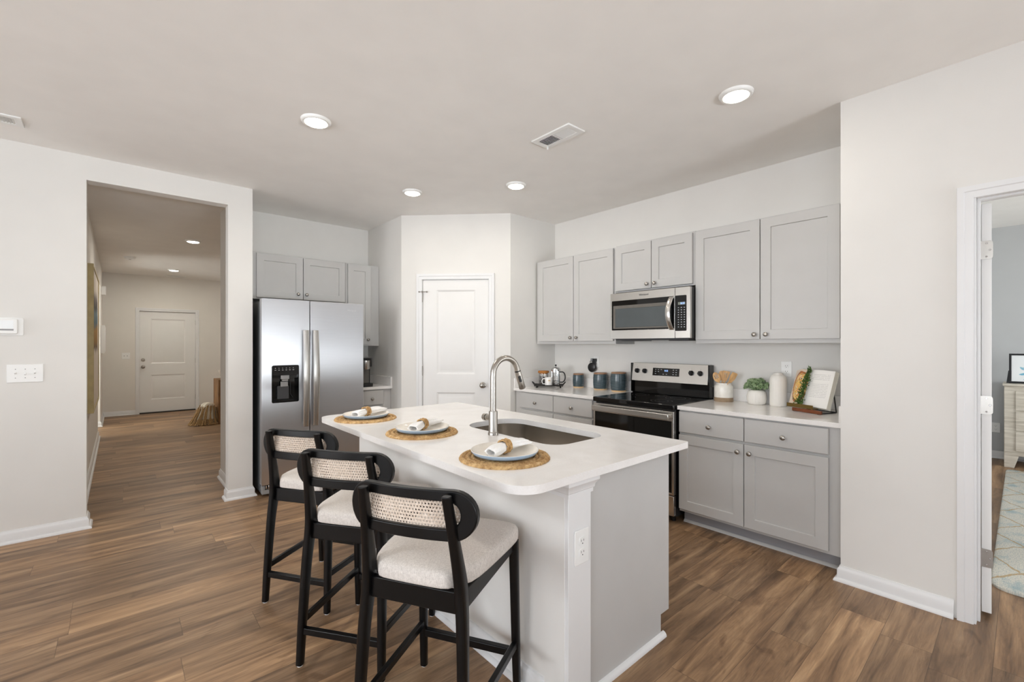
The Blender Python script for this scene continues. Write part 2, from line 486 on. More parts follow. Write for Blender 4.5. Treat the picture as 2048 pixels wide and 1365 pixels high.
M = {
    'wall': paint('wall_paint', (229, 227, 223), 0.85, 0.006, 3, 0.05, 500, spec=0.25),
    'hall_wall': paint('hall_wall_paint', (230, 226, 220), 0.85, 0.006, 3, 0.05, 500, spec=0.25),
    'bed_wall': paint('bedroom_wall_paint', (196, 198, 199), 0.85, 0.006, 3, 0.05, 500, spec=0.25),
    'ceiling': paint('ceiling_paint', (244, 242, 239), 0.95, 0.006, 4, 0.06, 400, spec=0.1),
    'trim': paint('trim_paint', (230, 230, 230), 0.35, 0.004, 5),
    'door': paint('door_paint', (233, 232, 230), 0.4, 0.004, 5),
    'cab': paint('cabinet_paint', (195, 194, 192), 0.42, 0.006, 6, 0.03, 600),
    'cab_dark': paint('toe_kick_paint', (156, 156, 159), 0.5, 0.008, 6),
    'floor': floor_mat(),
    'quartz': quartz_mat(),
    'steel': steel_mat('brushed_steel', (206, 206, 208), 0.32, (3, 3, 300), 0.85, 0.0),
    'steel_h': steel_mat('brushed_steel_warm', (206, 203, 198), 0.26, (3, 3, 500), 0.6, 0.0),
    'sink': steel_mat('sink_steel', (200, 194, 186), 0.24, (300, 300, 3), 0.3, 0.0),
    'nickel': paint('satin_nickel', (172, 167, 160), 0.30, 0.01, 20, metal=1.0),
    'chrome': paint('polished_chrome', (214, 214, 214), 0.07, 0.005, 20, metal=1.0),
    'fridge_side': paint('fridge_side_grey', (92, 95, 98), 0.45, 0.01, 20),
    'black': paint('black_plastic', (20, 20, 21), 0.3, 0.02, 30),
    'black_gloss': paint('black_glass', (7, 7, 8), 0.05, 0.01, 10),
    'black_wood': paint('black_lacquer_wood', (8, 8, 9), 0.30, 0.05, 3, 0.05, 60, spec=0.32, stretch=(8, 8, 1)),
    'black_metal': paint('black_iron', (22, 20, 19), 0.45, 0.03, 40, 0.1, 200),
    'white_plastic': paint('white_plastic', (240, 240, 238), 0.35, 0.003, 10),
    'grey_plastic': paint('grey_plastic', (150, 150, 150), 0.4, 0.01, 10),
    'slot': paint('socket_slot', (40, 38, 36), 0.6, 0.02, 10),
    'screen_mesh': paint('oven_window_screen', (88, 94, 96), 0.25, 0.02, 8, metal=0.2),
    'oven_glass': paint('oven_door_glass', (10, 10, 9), 0.06, 0.02, 8),
    'fabric': fabric_mat('oatmeal_fabric', (190, 182, 175), (229, 222, 215), (420, 420, 420)),
    'cane': fabric_mat('cane_weave', (196, 176, 156), (232, 218, 204), (200, 200, 200), 0.7),
    'straw': straw_mat('braided_hyacinth'),
    'straw_ring': straw_mat('napkin_ring_hyacinth', (90, 90, 90)),
    'plate': plate_mat(),
    'napkin': fabric_mat('white_linen', (232, 231, 229), (247, 246, 244), (300, 300, 300)),
    'canister': canister_mat(),
    'lid_wood': wood_mat('canister_lid_wood', (120, 86, 60), (176, 136, 104)),
    'cork': wood_mat('cork', (150, 92, 34), (186, 122, 56), 0.8, (60, 60, 60)),
    'utensil': wood_mat('bamboo', (188, 140, 84), (226, 184, 128), 0.5, (20, 20, 3)),
    'crock': crock_mat(),
    'vase': paint('matte_white_ceramic', (236, 233, 227), 0.55, 0.006, 12),
    'mug': paint('white_mug_glaze', (242, 240, 237), 0.15, 0.004, 12),
    'gold': paint('gold_print', (196, 158, 70), 0.4, 0.03, 60),
    'brass': paint('aged_brass', (120, 98, 52), 0.35, 0.03, 20, metal=0.8),
    'amber': paint('amber_wood', (112, 56, 22), 0.2, 0.05, 20),
    'glass': glass_mat('clear_glass'),
    'window_glass': glass_mat('window_glass'),
    'beans': granules_mat(),
    'succulent': leaf_mat('succulent_leaf', (86, 116, 66), (164, 184, 146)),
    'green': leaf_mat('boxwood_leaf', (38, 66, 24), (96, 132, 50)),
    'page_photo': pizza_mat(),
    'page_text': text_page_mat(),
    'paper': paint('paper_block', (226, 222, 210), 0.8, 0.02, 80, stretch=(1, 60, 1)),
    'cover': paint('book_cover', (204, 202, 194), 0.5, 0.08, 30),
    'console': wood_mat('reclaimed_wood', (82, 56, 30), (150, 108, 62), 0.6, (12, 12, 3), 1.0),
    'dresser': wood_mat('whitewashed_wood', (186, 178, 164), (224, 218, 206), 0.6, (4, 4, 40), 0.8),
    'rug': rug_mat(),
    'art': abstract_mat(),
    'art_frame': paint('champagne_frame', (178, 160, 112), 0.45, 0.04, 12),
    'flower': flower_mat(),
    'black_frame': paint('black_picture_frame', (26, 28, 32), 0.35, 0.02, 20),
    'throw': fabric_mat('cream_throw', (196, 186, 168), (226, 218, 202), (120, 120, 120)),
    'fringe': fabric_mat('tan_fringe', (110, 84, 52), (184, 150, 104), (80, 80, 200)),
    'shell': paint('pale_shell', (222, 212, 202), 0.5, 0.04, 18),
    'bark': paint('dark_bark', (84, 70, 58), 0.7, 0.06, 25),
    'lens': emis('lamp_lens', (255, 246, 228), LENS),
    'display': emis('blue_display', (150, 190, 255), 2.2),
    'display_dim': paint('lcd_grey', (120, 126, 118), 0.3, 0.01, 20),
    'print_white': paint('white_print', (190, 196, 200), 0.4, 0.01, 40),
    'badge': paint('badge_print', (60, 60, 62), 0.4, 0.01, 40),
    'badge_light': paint('badge_silver', (226, 226, 228), 0.3, 0.01, 40),
    'lcd': paint('thermostat_lcd', (244, 247, 248), 0.2, 0.004, 20),
    'dark_grey': paint('dark_grey_plastic', (60, 60, 62), 0.35, 0.02, 20),
    'warm_grey': paint('warm_grey_plastic', (104, 100, 94), 0.3, 0.02, 20),
}


# ------------------------------------------------------------------ mesh helpers
class MB:
    def __init__(s):
        s.v, s.f = [], []

    def add(s, vs, fs):
        o = len(s.v)
        s.v += [tuple(v) for v in vs]
        s.f += [tuple(i + o for i in f) for f in fs]
        return s

    def box(s, x0, x1, y0, y1, z0, z1):
        return s.add([(x0, y0, z0), (x1, y0, z0), (x1, y1, z0), (x0, y1, z0), (x0, y0, z1), (x1, y0, z1), (x1, y1, z1), (x0, y1, z1)],
                     [(0, 3, 2, 1), (4, 5, 6, 7), (0, 1, 5, 4), (1, 2, 6, 5), (2, 3, 7, 6), (3, 0, 4, 7)])

    def prism(s, pts, a, b, mp=None):
        mp = mp or (lambda x, y, z: (x, y, z))
        n = len(pts)
        return s.add([mp(x, y, a) for x, y in pts] + [mp(x, y, b) for x, y in pts],
                     [tuple(range(n))[::-1], tuple(range(n, 2*n))] + [(i, (i+1) % n, n + (i+1) % n, n + i) for i in range(n)])

    def loft(s, rings, cap=True, closed=True):
        n = len(rings[0])
        vs = [p for r in rings for p in r]
        fs = []
        for k in range(len(rings) - 1):
            for i in range(n if closed else n - 1):
                j = (i + 1) % n
                fs.append((k*n + i, k*n + j, (k+1)*n + j, (k+1)*n + i))
        if cap and closed:
            fs.append(tuple(range(n))[::-1])
            fs.append(tuple(range((len(rings)-1)*n, len(rings)*n)))
        return s.add(vs, fs)

    def lathe(s, prof, c=(0, 0, 0), n=32, mod=None, axis='z'):
        rings = []
        for r, z in prof:
            ring = []
            for i in range(n):
                a = 2*PI*i/n
                rr = r*(mod(a, z) if mod else 1)
                p = (rr*math.cos(a), rr*math.sin(a), z)
                if axis == 'y':
                    p = (p[0], p[2], p[1])
                elif axis == 'x':
                    p = (p[2], p[0], p[1])
                ring.append((c[0] + p[0], c[1] + p[1], c[2] + p[2]))
            rings.append(ring)
        return s.loft(rings)

    def cyl(s, p0, p1, r0, r1=None, n=16):
        return s.tube([p0, p1], [r0, r0 if r1 is None else r1], n)

    def tube(s, pts, r, n=10, closed=False, flat=None):
        P = [Vector(p) for p in pts]
        m = len(P)
        rs = r if isinstance(r, (list, tuple)) else [r]*m
        up = None
        rings = []
        for i in range(m):
            if closed:
                t = (P[(i+1) % m] - P[i-1]).normalized()
            else:
                t = (P[min(i+1, m-1)] - P[max(i-1, 0)]).normalized()
            if up is None:
                up = Vector((0, 0, 1)) if abs(t.z) < 0.9 else Vector((1, 0, 0))
            up = (up - t*up.dot(t)).normalized()
            sd = t.cross(up)
            fx, fy = flat if flat else (1, 1)
            rings.append([P[i] + rs[i]*(fx*math.cos(2*PI*k/n)*sd + fy*math.sin(2*PI*k/n)*up) for k in range(n)])
        if closed:
            rings.append(rings[0])
            return s.loft(rings, cap=False)
        return s.loft(rings)

    def sphere(s, c, r, n=16, m=10, sc=(1, 1, 1)):
        prof = [(max(1e-5, r*math.sin(PI*i/m)), -r*math.cos(PI*i/m)) for i in range(m+1)]
        rings = []
        for rr, z in prof:
            rings.append([(c[0] + sc[0]*rr*math.cos(2*PI*i/n), c[1] + sc[1]*rr*math.sin(2*PI*i/n), c[2] + sc[2]*z) for i in range(n)])
        return s.loft(rings)

    def sweep(s, path, prof, mp, closed=False):
        """profile (offset to the left of the path, height) carried along a 2D path with mitred corners"""
        n = len(path)
        rings = []
        for i, (x, y) in enumerate(path):
            def nrm(a, b):
                dx, dy = b[0]-a[0], b[1]-a[1]
                L = math.hypot(dx, dy)
                return (-dy/L, dx/L)
            ns = []
            if i > 0 or closed:
                ns.append(nrm(path[i-1], path[i]))
            if i < n-1 or closed:
                ns.append(nrm(path[i], path[(i+1) % n]))
            if len(ns) == 2:
                mx, my = ns[0][0]+ns[1][0], ns[0][1]+ns[1][1]
                d = (mx*mx + my*my)
                mx, my = 2*mx/d, 2*my/d
            else:
                mx, my = ns[0]
            rings.append([mp(x + mx*o, y + my*o, h) for o, h in prof])
        if closed:
            rings.append(rings[0])
        return s.loft(rings, cap=not closed)

    def holed(s, outer, inner, a, b, mp=None):
        mp = mp or (lambda x, y, z: (x, y, z))
        bm = bmesh.new()
        eds = []
        loops = [outer] + (list(inner) if isinstance(inner[0][0], (list, tuple)) else [inner])
        for loop in loops:
            vs = [bm.verts.new((x, y, 0)) for x, y in loop]
            for i in range(len(vs)):
                eds.append(bm.edges.new((vs[i], vs[(i+1) % len(vs)])))
        bmesh.ops.triangle_fill(bm, use_beauty=True, edges=eds)
        bm.verts.index_update()
        V = [v.co.copy() for v in bm.verts]
        F = []
        for f in bm.faces:
            idx = [v.index for v in f.verts]
            F.append(idx)
        bm.free()
        n = len(V)
        fs = [tuple(f) for f in F] + [tuple(i + n for i in f[::-1]) for f in F]
        k = 0
        for loop in loops:
            m = len(loop)
            for i in range(m):
                j = (i+1) % m
                fs.append((k+i, k+j, n+k+j, n+k+i))
            k += m
        return s.add([mp(v.x, v.y, a) for v in V] + [mp(v.x, v.y, b) for v in V], fs)

    def xf(s, mat):
        s.v = [tuple(mat @ Vector(v)) for v in s.v]
        return s

    def build(s, name, mat, parent=None, bevel=0.0, seg=2, loc=None, rz=0.0, angle=32, subsurf=0, solid=0.0):
        me = bpy.data.meshes.new(name)
        me.from_pydata(s.v, [], s.f)
        bm = bmesh.new()
        bm.from_mesh(me)
        bmesh.ops.remove_doubles(bm, verts=bm.verts, dist=1e-6)
        bmesh.ops.recalc_face_normals(bm, faces=bm.faces)
        bm.to_mesh(me)
        bm.free()
        me.materials.append(mat if not isinstance(mat, str) else M[mat])
        me.polygons.foreach_set('use_smooth', [True]*len(me.polygons))
        me.set_sharp_from_angle(angle=math.radians(angle))
        o = bpy.data.objects.new(name, me)
        COL.objects.link(o)
        if parent:
            o.parent = parent
        if loc:
            o.location = loc
        o.rotation_euler = (0, 0, rz)
        if solid:
            md = o.modifiers.new('solid', 'SOLIDIFY')
            md.thickness = solid
            md.offset = 0
        if bevel:
            md = o.modifiers.new('bevel', 'BEVEL')
            md.width = bevel
            md.segments = seg
            md.limit_method = 'ANGLE'
            md.angle_limit = math.radians(40)
            md.harden_normals = False
        if subsurf:
            md = o.modifiers.new('sub', 'SUBSURF')
            md.levels = md.render_levels = subsurf
        return o


def tag(o, label, cat, group=None):
    o['label'] = label
    o['category'] = cat
    if group:
        o['group'] = group
    return o


def thing(name, label, cat, loc=(0, 0, 0), rz=0.0, group=None):
    o = bpy.data.objects.new(name, None)
    COL.objects.link(o)
    o.empty_display_size = 0.05
    o.location = loc
    o.rotation_euler = (0, 0, rz)
    return tag(o, label, cat, group)


def struct(o):
    o['kind'] = 'structure'
    return o


def dup(root, loc, rz, label):
    r = root.copy()
    COL.objects.link(r)
    r.location = loc
    r.rotation_euler = (0, 0, rz)
    r['label'] = label
    for ch in list(root.children):
        c = ch.copy()
        COL.objects.link(c)
        c.parent = r
        for g in list(ch.children):
            d = g.copy()
            COL.objects.link(d)
            d.parent = c
    return r


def rrect(x0, x1, y0, y1, r, n=6):
    if not isinstance(r, (list, tuple)):
        r = [r]*4
    pts = []
    cs = [(x1, y0, -PI/2, r[1], -1, 1), (x1, y1, 0, r[2], -1, -1), (x0, y1, PI/2, r[3], 1, -1), (x0, y0, PI, r[0], 1, 1)]
    for cx, cy, a0, rr, sx, sy in cs:
        cx2, cy2 = cx + sx*rr, cy + sy*rr
        for i in range(n+1):
            a = a0 + PI/2*i/n
            pts.append((cx2 + rr*math.cos(a), cy2 + rr*math.sin(a)))
    return pts


def text_mesh(body, size, name, mat, parent, loc, rot, extrude=0.0006):
    cu = bpy.data.curves.new('txt', 'FONT')
    cu.body = body
    cu.size = size
    cu.align_x = 'CENTER'
    cu.align_y = 'CENTER'
    cu.extrude = extrude
    ob = bpy.data.objects.new('txt', cu)
    COL.objects.link(ob)
    dg = bpy.context.evaluated_depsgraph_get()
    me = bpy.data.meshes.new_from_object(ob.evaluated_get(dg))
    bpy.data.objects.remove(ob)
    bpy.data.curves.remove(cu)
    me.materials.clear()
    me.materials.append(M[mat])
    o = bpy.data.objects.new(name, me)
    COL.objects.link(o)
    o.parent = parent
    o.location = loc
    o.rotation_euler = rot
    return o


XZ = lambda off: (lambda u, v, w: (u, off + w, v))     # plane facing -y, w grows into +y

# ------------------------------------------------------------------ floor, ceilings, walls
struct(MB().box(-4.4, 8.1, -4.8, 11.6, -0.10, 0.0).build('floor', 'floor'))
c = MB().box(-4.4, 8.1, -4.8, 5.40, CEIL, CEIL + 0.12)
struct(c.build('ceiling', 'ceiling'))
c = MB().box(-1.8, 0.79, 4.66, 5.402, 2.70, 2.742)
c.box(-1.8, 3.2, 5.402, 11.6, 2.70, 2.742)
struct(c.build('ceiling_hall', 'ceiling'))

YL, YB, XR, XW = 4.545, 5.28, 3.80, 3.11
XRANGE = 3.80
w = MB()
w.box(-4.32, -0.179, YL, 4.66, 0, CEIL)
w.box(-0.179, 0.712, YL, 4.66, 2.565, CEIL)
w.box(0.712, 0.90, YL, 4.66, 0, CEIL)
struct(w.build('wall_left', 'wall'))
w = MB()
w.box(0.78, 0.90, 4.66, 5.40, 0, CEIL)
struct(w.build('wall_hall_right', 'wall'))
w = MB().box(0.90, 3.95, YB, 5.40, 0, CEIL)
struct(w.build('wall_back', 'wall'))

P0, P1 = Vector((2.29, 4.42)), Vector((3.116, 3.577))
DU = (P1 - P0).normalized()
DN = Vector((-DU.y, DU.x))          # away from the kitchen
DL = (P1 - P0).length
DANG = math.atan2(DU.y, DU.x)
struct(MB().prism([(2.29, YB), (2.29, 4.42), (2.29 + DN.x*0.11, 4.42 + DN.y*0.11), (2.40, YB)], 0, CEIL).build('wall_pantry_left', 'wall'))
w = MB()
w.box(0, 0.222, 0, 0.11, 0, CEIL)
w.box(0.956, DL, 0, 0.11, 0, CEIL)
w.box(0.222, 0.956, 0, 0.11, 2.055, CEIL)
struct(w.build('wall_pantry_front', 'wall', loc=(P0.x, P0.y, 0), rz=DANG))
struct(MB().prism([(3.116, 3.577), (XRANGE, 3.577), (XRANGE, 3.68), (3.116 + DN.x*0.11, 3.577 + DN.y*0.11)], 0, CEIL).build('wall_pantry_right', 'wall'))
struct(MB().box(XRANGE, 3.92, 0.575, 5.28, 0, CEIL).build('wall_range', 'wall'))
w = MB()
w.box(XW, 3.225, 0.168, 0.69, 0, CEIL)
w.box(XW, 3.225, -0.668, 0.168, 2.075, CEIL)
w.box(XW, 3.225, -4.72, -0.668, 0, CEIL)
w.box(3.225, 3.80, 0.575, 0.69, 0, CEIL)
struct(w.build('wall_right', 'wall'))
w = MB()
w.box(7.86, 7.98, -3.72, 0.69, 0, CEIL)
w.box(3.92, 7.86, 0.575, 0.69, 0, CEIL)
w.box(3.225, 4.5, -3.72, -3.6, 0, CEIL)
w.box(6.7, 7.86, -3.72, -3.6, 0, CEIL)
w.box(4.5, 6.7, -3.72, -3.6, 0, 0.7)
w.box(4.5, 6.7, -3.72, -3.6, 2.2, CEIL)
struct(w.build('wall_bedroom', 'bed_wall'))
w = MB()       # living room side, behind the camera, with three window openings
w.box(-4.32, -3.3, -4.72, -4.6, 0, CEIL)
w.box(-0.7, 0.2, -4.72, -4.6, 0, CEIL)
w.box(2.5, XW, -4.72, -4.6, 0, CEIL)
for a, b in ((-3.3, -0.7), (0.2, 2.5)):
    w.box(a, b, -4.72, -4.6, 0, 0.2)
    w.box(a, b, -4.72, -4.6, 2.4, CEIL)
struct(w.build('wall_rear', 'wall'))
w = MB()
w.box(-4.32, -4.2, -4.6, -2.6, 0, CEIL)
w.box(-4.32, -4.2, 0.2, 1.5, 0, CEIL)
w.box(-4.32, -4.2, 4.1, YL, 0, CEIL)
w.box(-4.32, -4.2, 1.5, 4.1, 0, 0.35)
w.box(-4.32, -4.2, 1.5, 4.1, 2.35, CEIL)
w.box(-4.32, -4.2, -2.6, 0.2, 0, 0.35)
w.box(-4.32, -4.2, -2.6, 0.2, 2.35, CEIL)
struct(w.build('wall_west', 'wall'))


def window(n, x0, x1, z0, z1, loc, rz):
    fr = MB()
    t = 0.05
    for a, b, c_, d in ((x0, x1, z0, z0+t), (x0, x1, z1-t, z1), (x0, x0+t, z0+t, z1-t), (x1-t, x1, z0+t, z1-t)):
        fr.box(a, b, -0.03, 0.03, c_, d)
    m = (x0+x1)/2
    fr.box(m-0.025, m+0.025, -0.025, 0.025, z0+t, z1-t)
    zm = (z0+z1)/2
    fr.box(x0+t, x1-t, -0.02, 0.02, zm-0.02, zm+0.02)
    o = struct(fr.build('window_%d' % n, 'trim', loc=loc, rz=rz))
    MB().box(x0+t, x1-t, -0.003, 0.003, z0+t, z1-t).build('window_pane', 'window_glass', parent=o)


window(1, -1.3, 1.3, 0.2, 2.4, (-2.0, -4.66, 0), 0)
window(2, -1.15, 1.15, 0.2, 2.4, (1.35, -4.66, 0), 0)
window(3, -1.4, 1.4, 0.35, 2.35, (-4.26, -1.2, 0), PI/2)
window(5, -1.3, 1.3, 0.35, 2.35, (-4.26, 2.8, 0), PI/2)  # made-up extra window, cut in for the range wall fill
window(4, -1.1, 1.1, 0.7, 2.2, (5.6, -3.66, 0), 0)

# hall and foyer beyond the opening
HX = -0.23
w = MB()
w.box(HX-0.115, HX, 4.66, 8.9, 0, 2.74)
w.box(HX-0.115, HX, 10.0, 11.42, 0, 2.74)
w.box(HX-0.115, HX, 8.9, 10.0, 2.3, 2.74)
struct(w.build('wall_hall_left', 'hall_wall'))
w = MB()
w.box(-1.7, HX-0.115, 8.785, 8.9, 0, 2.74)
w.box(-1.7, HX-0.115, 10.0, 10.115, 0, 2.74)
w.box(-1.7, -1.6, 8.9, 10.0, 0, 2.74)
struct(w.build('wall_passage', 'hall_wall'))
w = MB()
w.box(HX, 0.292, 11.3, 11.42, 0, 2.74)
w.box(1.204, 3.0, 11.3, 11.42, 0, 2.74)
w.box(0.292, 1.204, 11.3, 11.42, 2.012, 2.74)
struct(w.build('wall_hall_end', 'hall_wall'))
struct(MB().box(2.9, 3.02, 5.40, 11.3, 0, 2.74).build('wall_foyer', 'hall_wall'))
struct(MB().box(0.91, 2.9, 5.401, 5.41, 0, 2.70).build('wall_foyer_back', 'hall_wall'))

# ------------------------------------------------------------------ baseboards and casings
BASE = [(0, 0), (0.030, 0), (0.0305, 0.006), (0.027, 0.014), (0.020, 0.019), (0.0145, 0.020), (0.0145, 0.064), (0.011, 0.072), (0.006, 0.078), (0.005, 0.086), (0, 0.088)]
BASE = [(-0.002 if o == 0 else o, h) for o, h in BASE]


def baseboard(name, path):
    mb = MB()
    mb.sweep(path, BASE, lambda x, y, z: (x, y, z))
    return struct(mb.build('baseboard_' + name, 'trim', angle=40))


baseboard('left', [(-0.179, 4.70), (-0.179, YL), (-4.2, YL)])
baseboard('column', [(0.90, 4.72), (0.90, YL), (0.712, YL), (0.712, 4.66)])
baseboard('hall_right', [(0.78, 4.662), (0.78, 5.40)])
baseboard('hall_left', [(HX, 8.90), (HX, 4.662)])
baseboard('hall_corner', [(HX, 11.3), (HX, 10.0), (-1.58, 10.0)])
baseboard('hall_end', [(0.242, 11.3), (HX, 11.3)])
baseboard('foyer_end', [(2.9, 11.3), (1.254, 11.3)])
baseboard('right', [(XW, 0.226), (XW, 0.69), (3.19, 0.69)])
baseboard('bedroom', [(7.86, -3.6), (7.86, 0.575)])
baseboard('pantry', [(2.29 + DU.x*0.166, 4.42 + DU.y*0.166), (2.29, 4.42), (2.29, 4.64)])
baseboard('pantry_right', [(3.17, 3.577), (3.116, 3.577), (2.29 + DU.x*1.006, 4.42 + DU.y*1.006)])

CAS = [(0, 0.0), (0.0, -0.009), (0.008, -0.012), (0.030, -0.012), (0.034, -0.016), (0.046, -0.018), (0.058, -0.018), (0.060, 0.0)]


def casing(name, x0, x1, ztop, loc, rz):
    """door trim on a plane facing local -y"""
    mb = MB()
    path = [(x0, 0.0), (x0, ztop), (x1, ztop), (x1, 0.0)]
    mb.sweep(path, CAS, lambda u, v, h_: (u, h_, v))
    return struct(mb.build(name, 'trim', loc=loc, rz=rz, angle=25))


casing('trim_pantry', 0.228, 0.950, 2.050, (P0.x, P0.y, 0), DANG)
casing('trim_front_door', 0.300, 1.196, 2.006, (0, 11.3, 0), 0)
casing('trim_bedroom', 0.0, 0.80, 2.062, (XW, 0.157, 0), -PI/2)
casing('trim_bedroom_inside', 0.0, 0.80, 2.062, (3.225, -0.643, 0), PI/2)


def jamb(name, x0, x1, ztop, d0, d1, loc, rz, stop):
    mb = MB()
    t = 0.018
    mb.box(x0 - t, x0, d0, d1, 0, ztop + t)
    mb.box(x1, x1 + t, d0, d1, 0, ztop + t)
    mb.box(x0, x1, d0, d1, ztop, ztop + t)
    if stop:
        a, b = stop
        mb.box(x0, x0 + 0.011, a, b, 0, ztop)
        mb.box(x1 - 0.011, x1, a, b, 0, ztop)
        mb.box(x0 + 0.011, x1 - 0.011, a, b, ztop - 0.011, ztop)
    return struct(mb.build(name, 'trim', loc=loc, rz=rz, bevel=0.001))


jamb('trim_pantry_jamb', 0.231, 0.947, 2.047, 0.0, 0.11, (P0.x, P0.y, 0), DANG, (0.05, 0.065))
jamb('trim_front_jamb', 0.301, 1.195, 2.005, 0.0, 0.12, (0, 11.3, 0), 0, (0.072, 0.09))
jamb('trim_bedroom_jamb', 0.008, 0.808, 2.066, 0.0, 0.115, (XW, 0.157, 0), -PI/2, (0.045, 0.075))


def panel_door(mb, W, H, t, xs, zs, y0=0.0):
    """slab facing -y with two moulded panels; xs=(a,b), zs=[(z0,z1),(z2,z3)]"""
    gx = [0, xs[0], xs[1], W]
    gz = [0]
    for a, b in zs:
        gz += [a, b]
    gz.append(H)

    def V(x, z, d):
        return (x, y0 + d, z)
    for i in range(3):
        for j in range(len(gz) - 1):
            x0, x1, z0, z1 = gx[i], gx[i+1], gz[j], gz[j+1]
            if i == 1 and j % 2 == 1:
                loops = []
                for ins, d in ((0, 0), (0.006, 0.003), (0.018, 0.011), (0.026, 0.011), (0.052, 0.003), (0.056, 0.002)):
                    loops.append([V(x0+ins, z0+ins, d), V(x1-ins, z0+ins, d), V(x1-ins, z1-ins, d), V(x0+ins, z1-ins, d)])
                mb.loft(loops, cap=False)
                mb.add(loops[-1], [(0, 1, 2, 3)])
            else:
                mb.add([V(x0, z0, 0), V(x1, z0, 0), V(x1, z1, 0), V(x0, z1, 0)], [(0, 1, 2, 3)])
    o = [V(0, 0, 0), V(W, 0, 0), V(W, H, 0), V(0, H, 0)]
    b = [V(0, 0, t), V(W, 0, t), V(W, H, t), V(0, H, t)]
    mb.add(o + b, [(4, 7, 6, 5), (0, 4, 5, 1), (1, 5, 6, 2), (2, 6, 7, 3), (3, 7, 4, 0)])
    return mb


def door_knob(parent, x, z, name='door_knob', y=0.0, s=1.0):
    mb = MB()
    mb.lathe([(0.0005, 0.0), (0.033, 0.0), (0.033, 0.006), (0.026, 0.010), (0.012, 0.013), (0.011, 0.030), (0.020, 0.036), (0.027, 0.046), (0.027, 0.056), (0.018, 0.064), (0.0005, 0.066)], n=28, axis='y')
    mb.v = [(a*s, -b*s, c_*s) for a, b, c_ in mb.v]
    return mb.build(name, 'nickel', parent, loc=(x, y, z), angle=50)


def barrel_hinge(parent, x, z, y=-0.004):
    mb = MB()
    mb.cyl((0, 0, -0.045), (0, 0, 0.045), 0.006, n=12)
    for k in (-0.047, 0.047):
        mb.sphere((0, 0, k), 0.0055, 10, 6)
    for k in (-0.027, -0.009, 0.009, 0.027):
        mb.cyl((0, 0, k-0.0006), (0, 0, k+0.0006), 0.0066, n=12)
    return mb.build('hinge', 'nickel', parent, loc=(x, y, z))


# pantry door
d = panel_door(MB(), 0.712, 2.033, 0.035, (0.150, 0.570), [(0.22, 0.828), (1.022, 1.925)]).build('door_1', 'door', loc=(P0.x + DU.x*0.233 + DN.x*0.012, P0.y + DU.y*0.233 + DN.y*0.012, 0.012), rz=DANG, angle=20)
struct(d)
door_knob(d, 0.650, 0.907)
for z in (0.30, 1.058, 1.848):
    barrel_hinge(d, -0.003, z, -0.012)
# hinge-pin door stop on the upper hinge
mb = MB()
mb.cyl((-0.03, -0.028, 0), (0.05, -0.028, 0), 0.003, n=10)
mb.sphere((0.052, -0.024, 0), 0.009, 12, 8)
mb.sphere((-0.032, -0.024, 0), 0.009, 12, 8)
mb.cyl((0, -0.012, -0.012), (0, -0.030, 0.008), 0.004, n=8)
mb.build('door_stop', 'nickel', d, loc=(-0.003, 0, 1.905))

# front door at the end of the hall
d2 = panel_door(MB(), 0.890, 1.978, 0.045, (0.170, 0.720), [(0.245, 0.730), (0.955, 1.835)]).build('door_2', 'door', loc=(0.303, 11.325, 0.022), angle=20)
struct(d2)
door_knob(d2, 0.052, 0.892, s=1.0)
mb = MB()
mb.lathe([(0.0005, 0), (0.032, 0), (0.030, 0.010), (0.016, 0.014), (0.016, 0.020), (0.0005, 0.021)], n=24, axis='y')
mb.v = [(a, -b, c_) for a, b, c_ in mb.v]
mb.build('deadbolt', 'nickel', d2, loc=(0.052, 0, 1.030), angle=50)
for z in (0.25, 1.0, 1.78):
    barrel_hinge(d2, 0.894, z, -0.010)
struct(MB().box(0.301, 1.195, 11.28, 11.42, 0, 0.020).build('trim_threshold', 'slot', bevel=0.003))

# bedroom door, standing open into the bedroom: hinge edge towards the kitchen
d3 = MB().box(0, 0.76, -0.0175, 0.0175, 0.0, 2.030).build('door_3', 'door', loc=(3.235, 0.120, 0.022), bevel=0.002, rz=math.radians(3.2))
struct(d3)
for z in (0.270, 1.030, 1.800):
    hm = MB()
    pts = rrect(-0.030, 0.022, z-0.045, z+0.045, [0.0, 0.012, 0.012, 0.0], 5)
    pts = [(-y_, z_) for y_, z_ in [(p[0], p[1]) for p in pts]]
    hm.prism(pts, -0.0025, 0.0, lambda a, b, c_: (c_, a, b))
    hm.cyl((-0.004, 0.030, z-0.045), (-0.004, 0.030, z+0.045), 0.005, n=10)
    ho = hm.build('hinge', 'nickel', d3, loc=(0, 0, 0))
    for sy, sz in ((0.0, 0.033), (-0.012, 0.0), (0.0, -0.033)):
        MB().cyl((-0.0025, sy, z+sz), (-0.0042, sy, z+sz), 0.0045, 0.003, n=10).build('screw', 'chrome', ho)


# ------------------------------------------------------------------ cabinets
def shaker(mb, x0, x1, z0, z1, y=-0.021, t=0.020, rail=0.066, rec=0.009):
    f = [(x0, z0), (x1, z0), (x1, z1), (x0, z1)]

    def L(ins, d):
        return [(x0+ins, y+d, z0+ins), (x1-ins, y+d, z0+ins), (x1-ins, y+d, z1-ins), (x0+ins, y+d, z1-ins)]
    loops = [L(0, t), L(0, 0.0015), L(0.0015, 0), L(rail, 0), L(rail + 0.003, rec)]
    mb.loft(loops, cap=False)
    mb.add(loops[-1], [(0, 1, 2, 3)])
    mb.add(loops[0], [(3, 2, 1, 0)])
    return mb


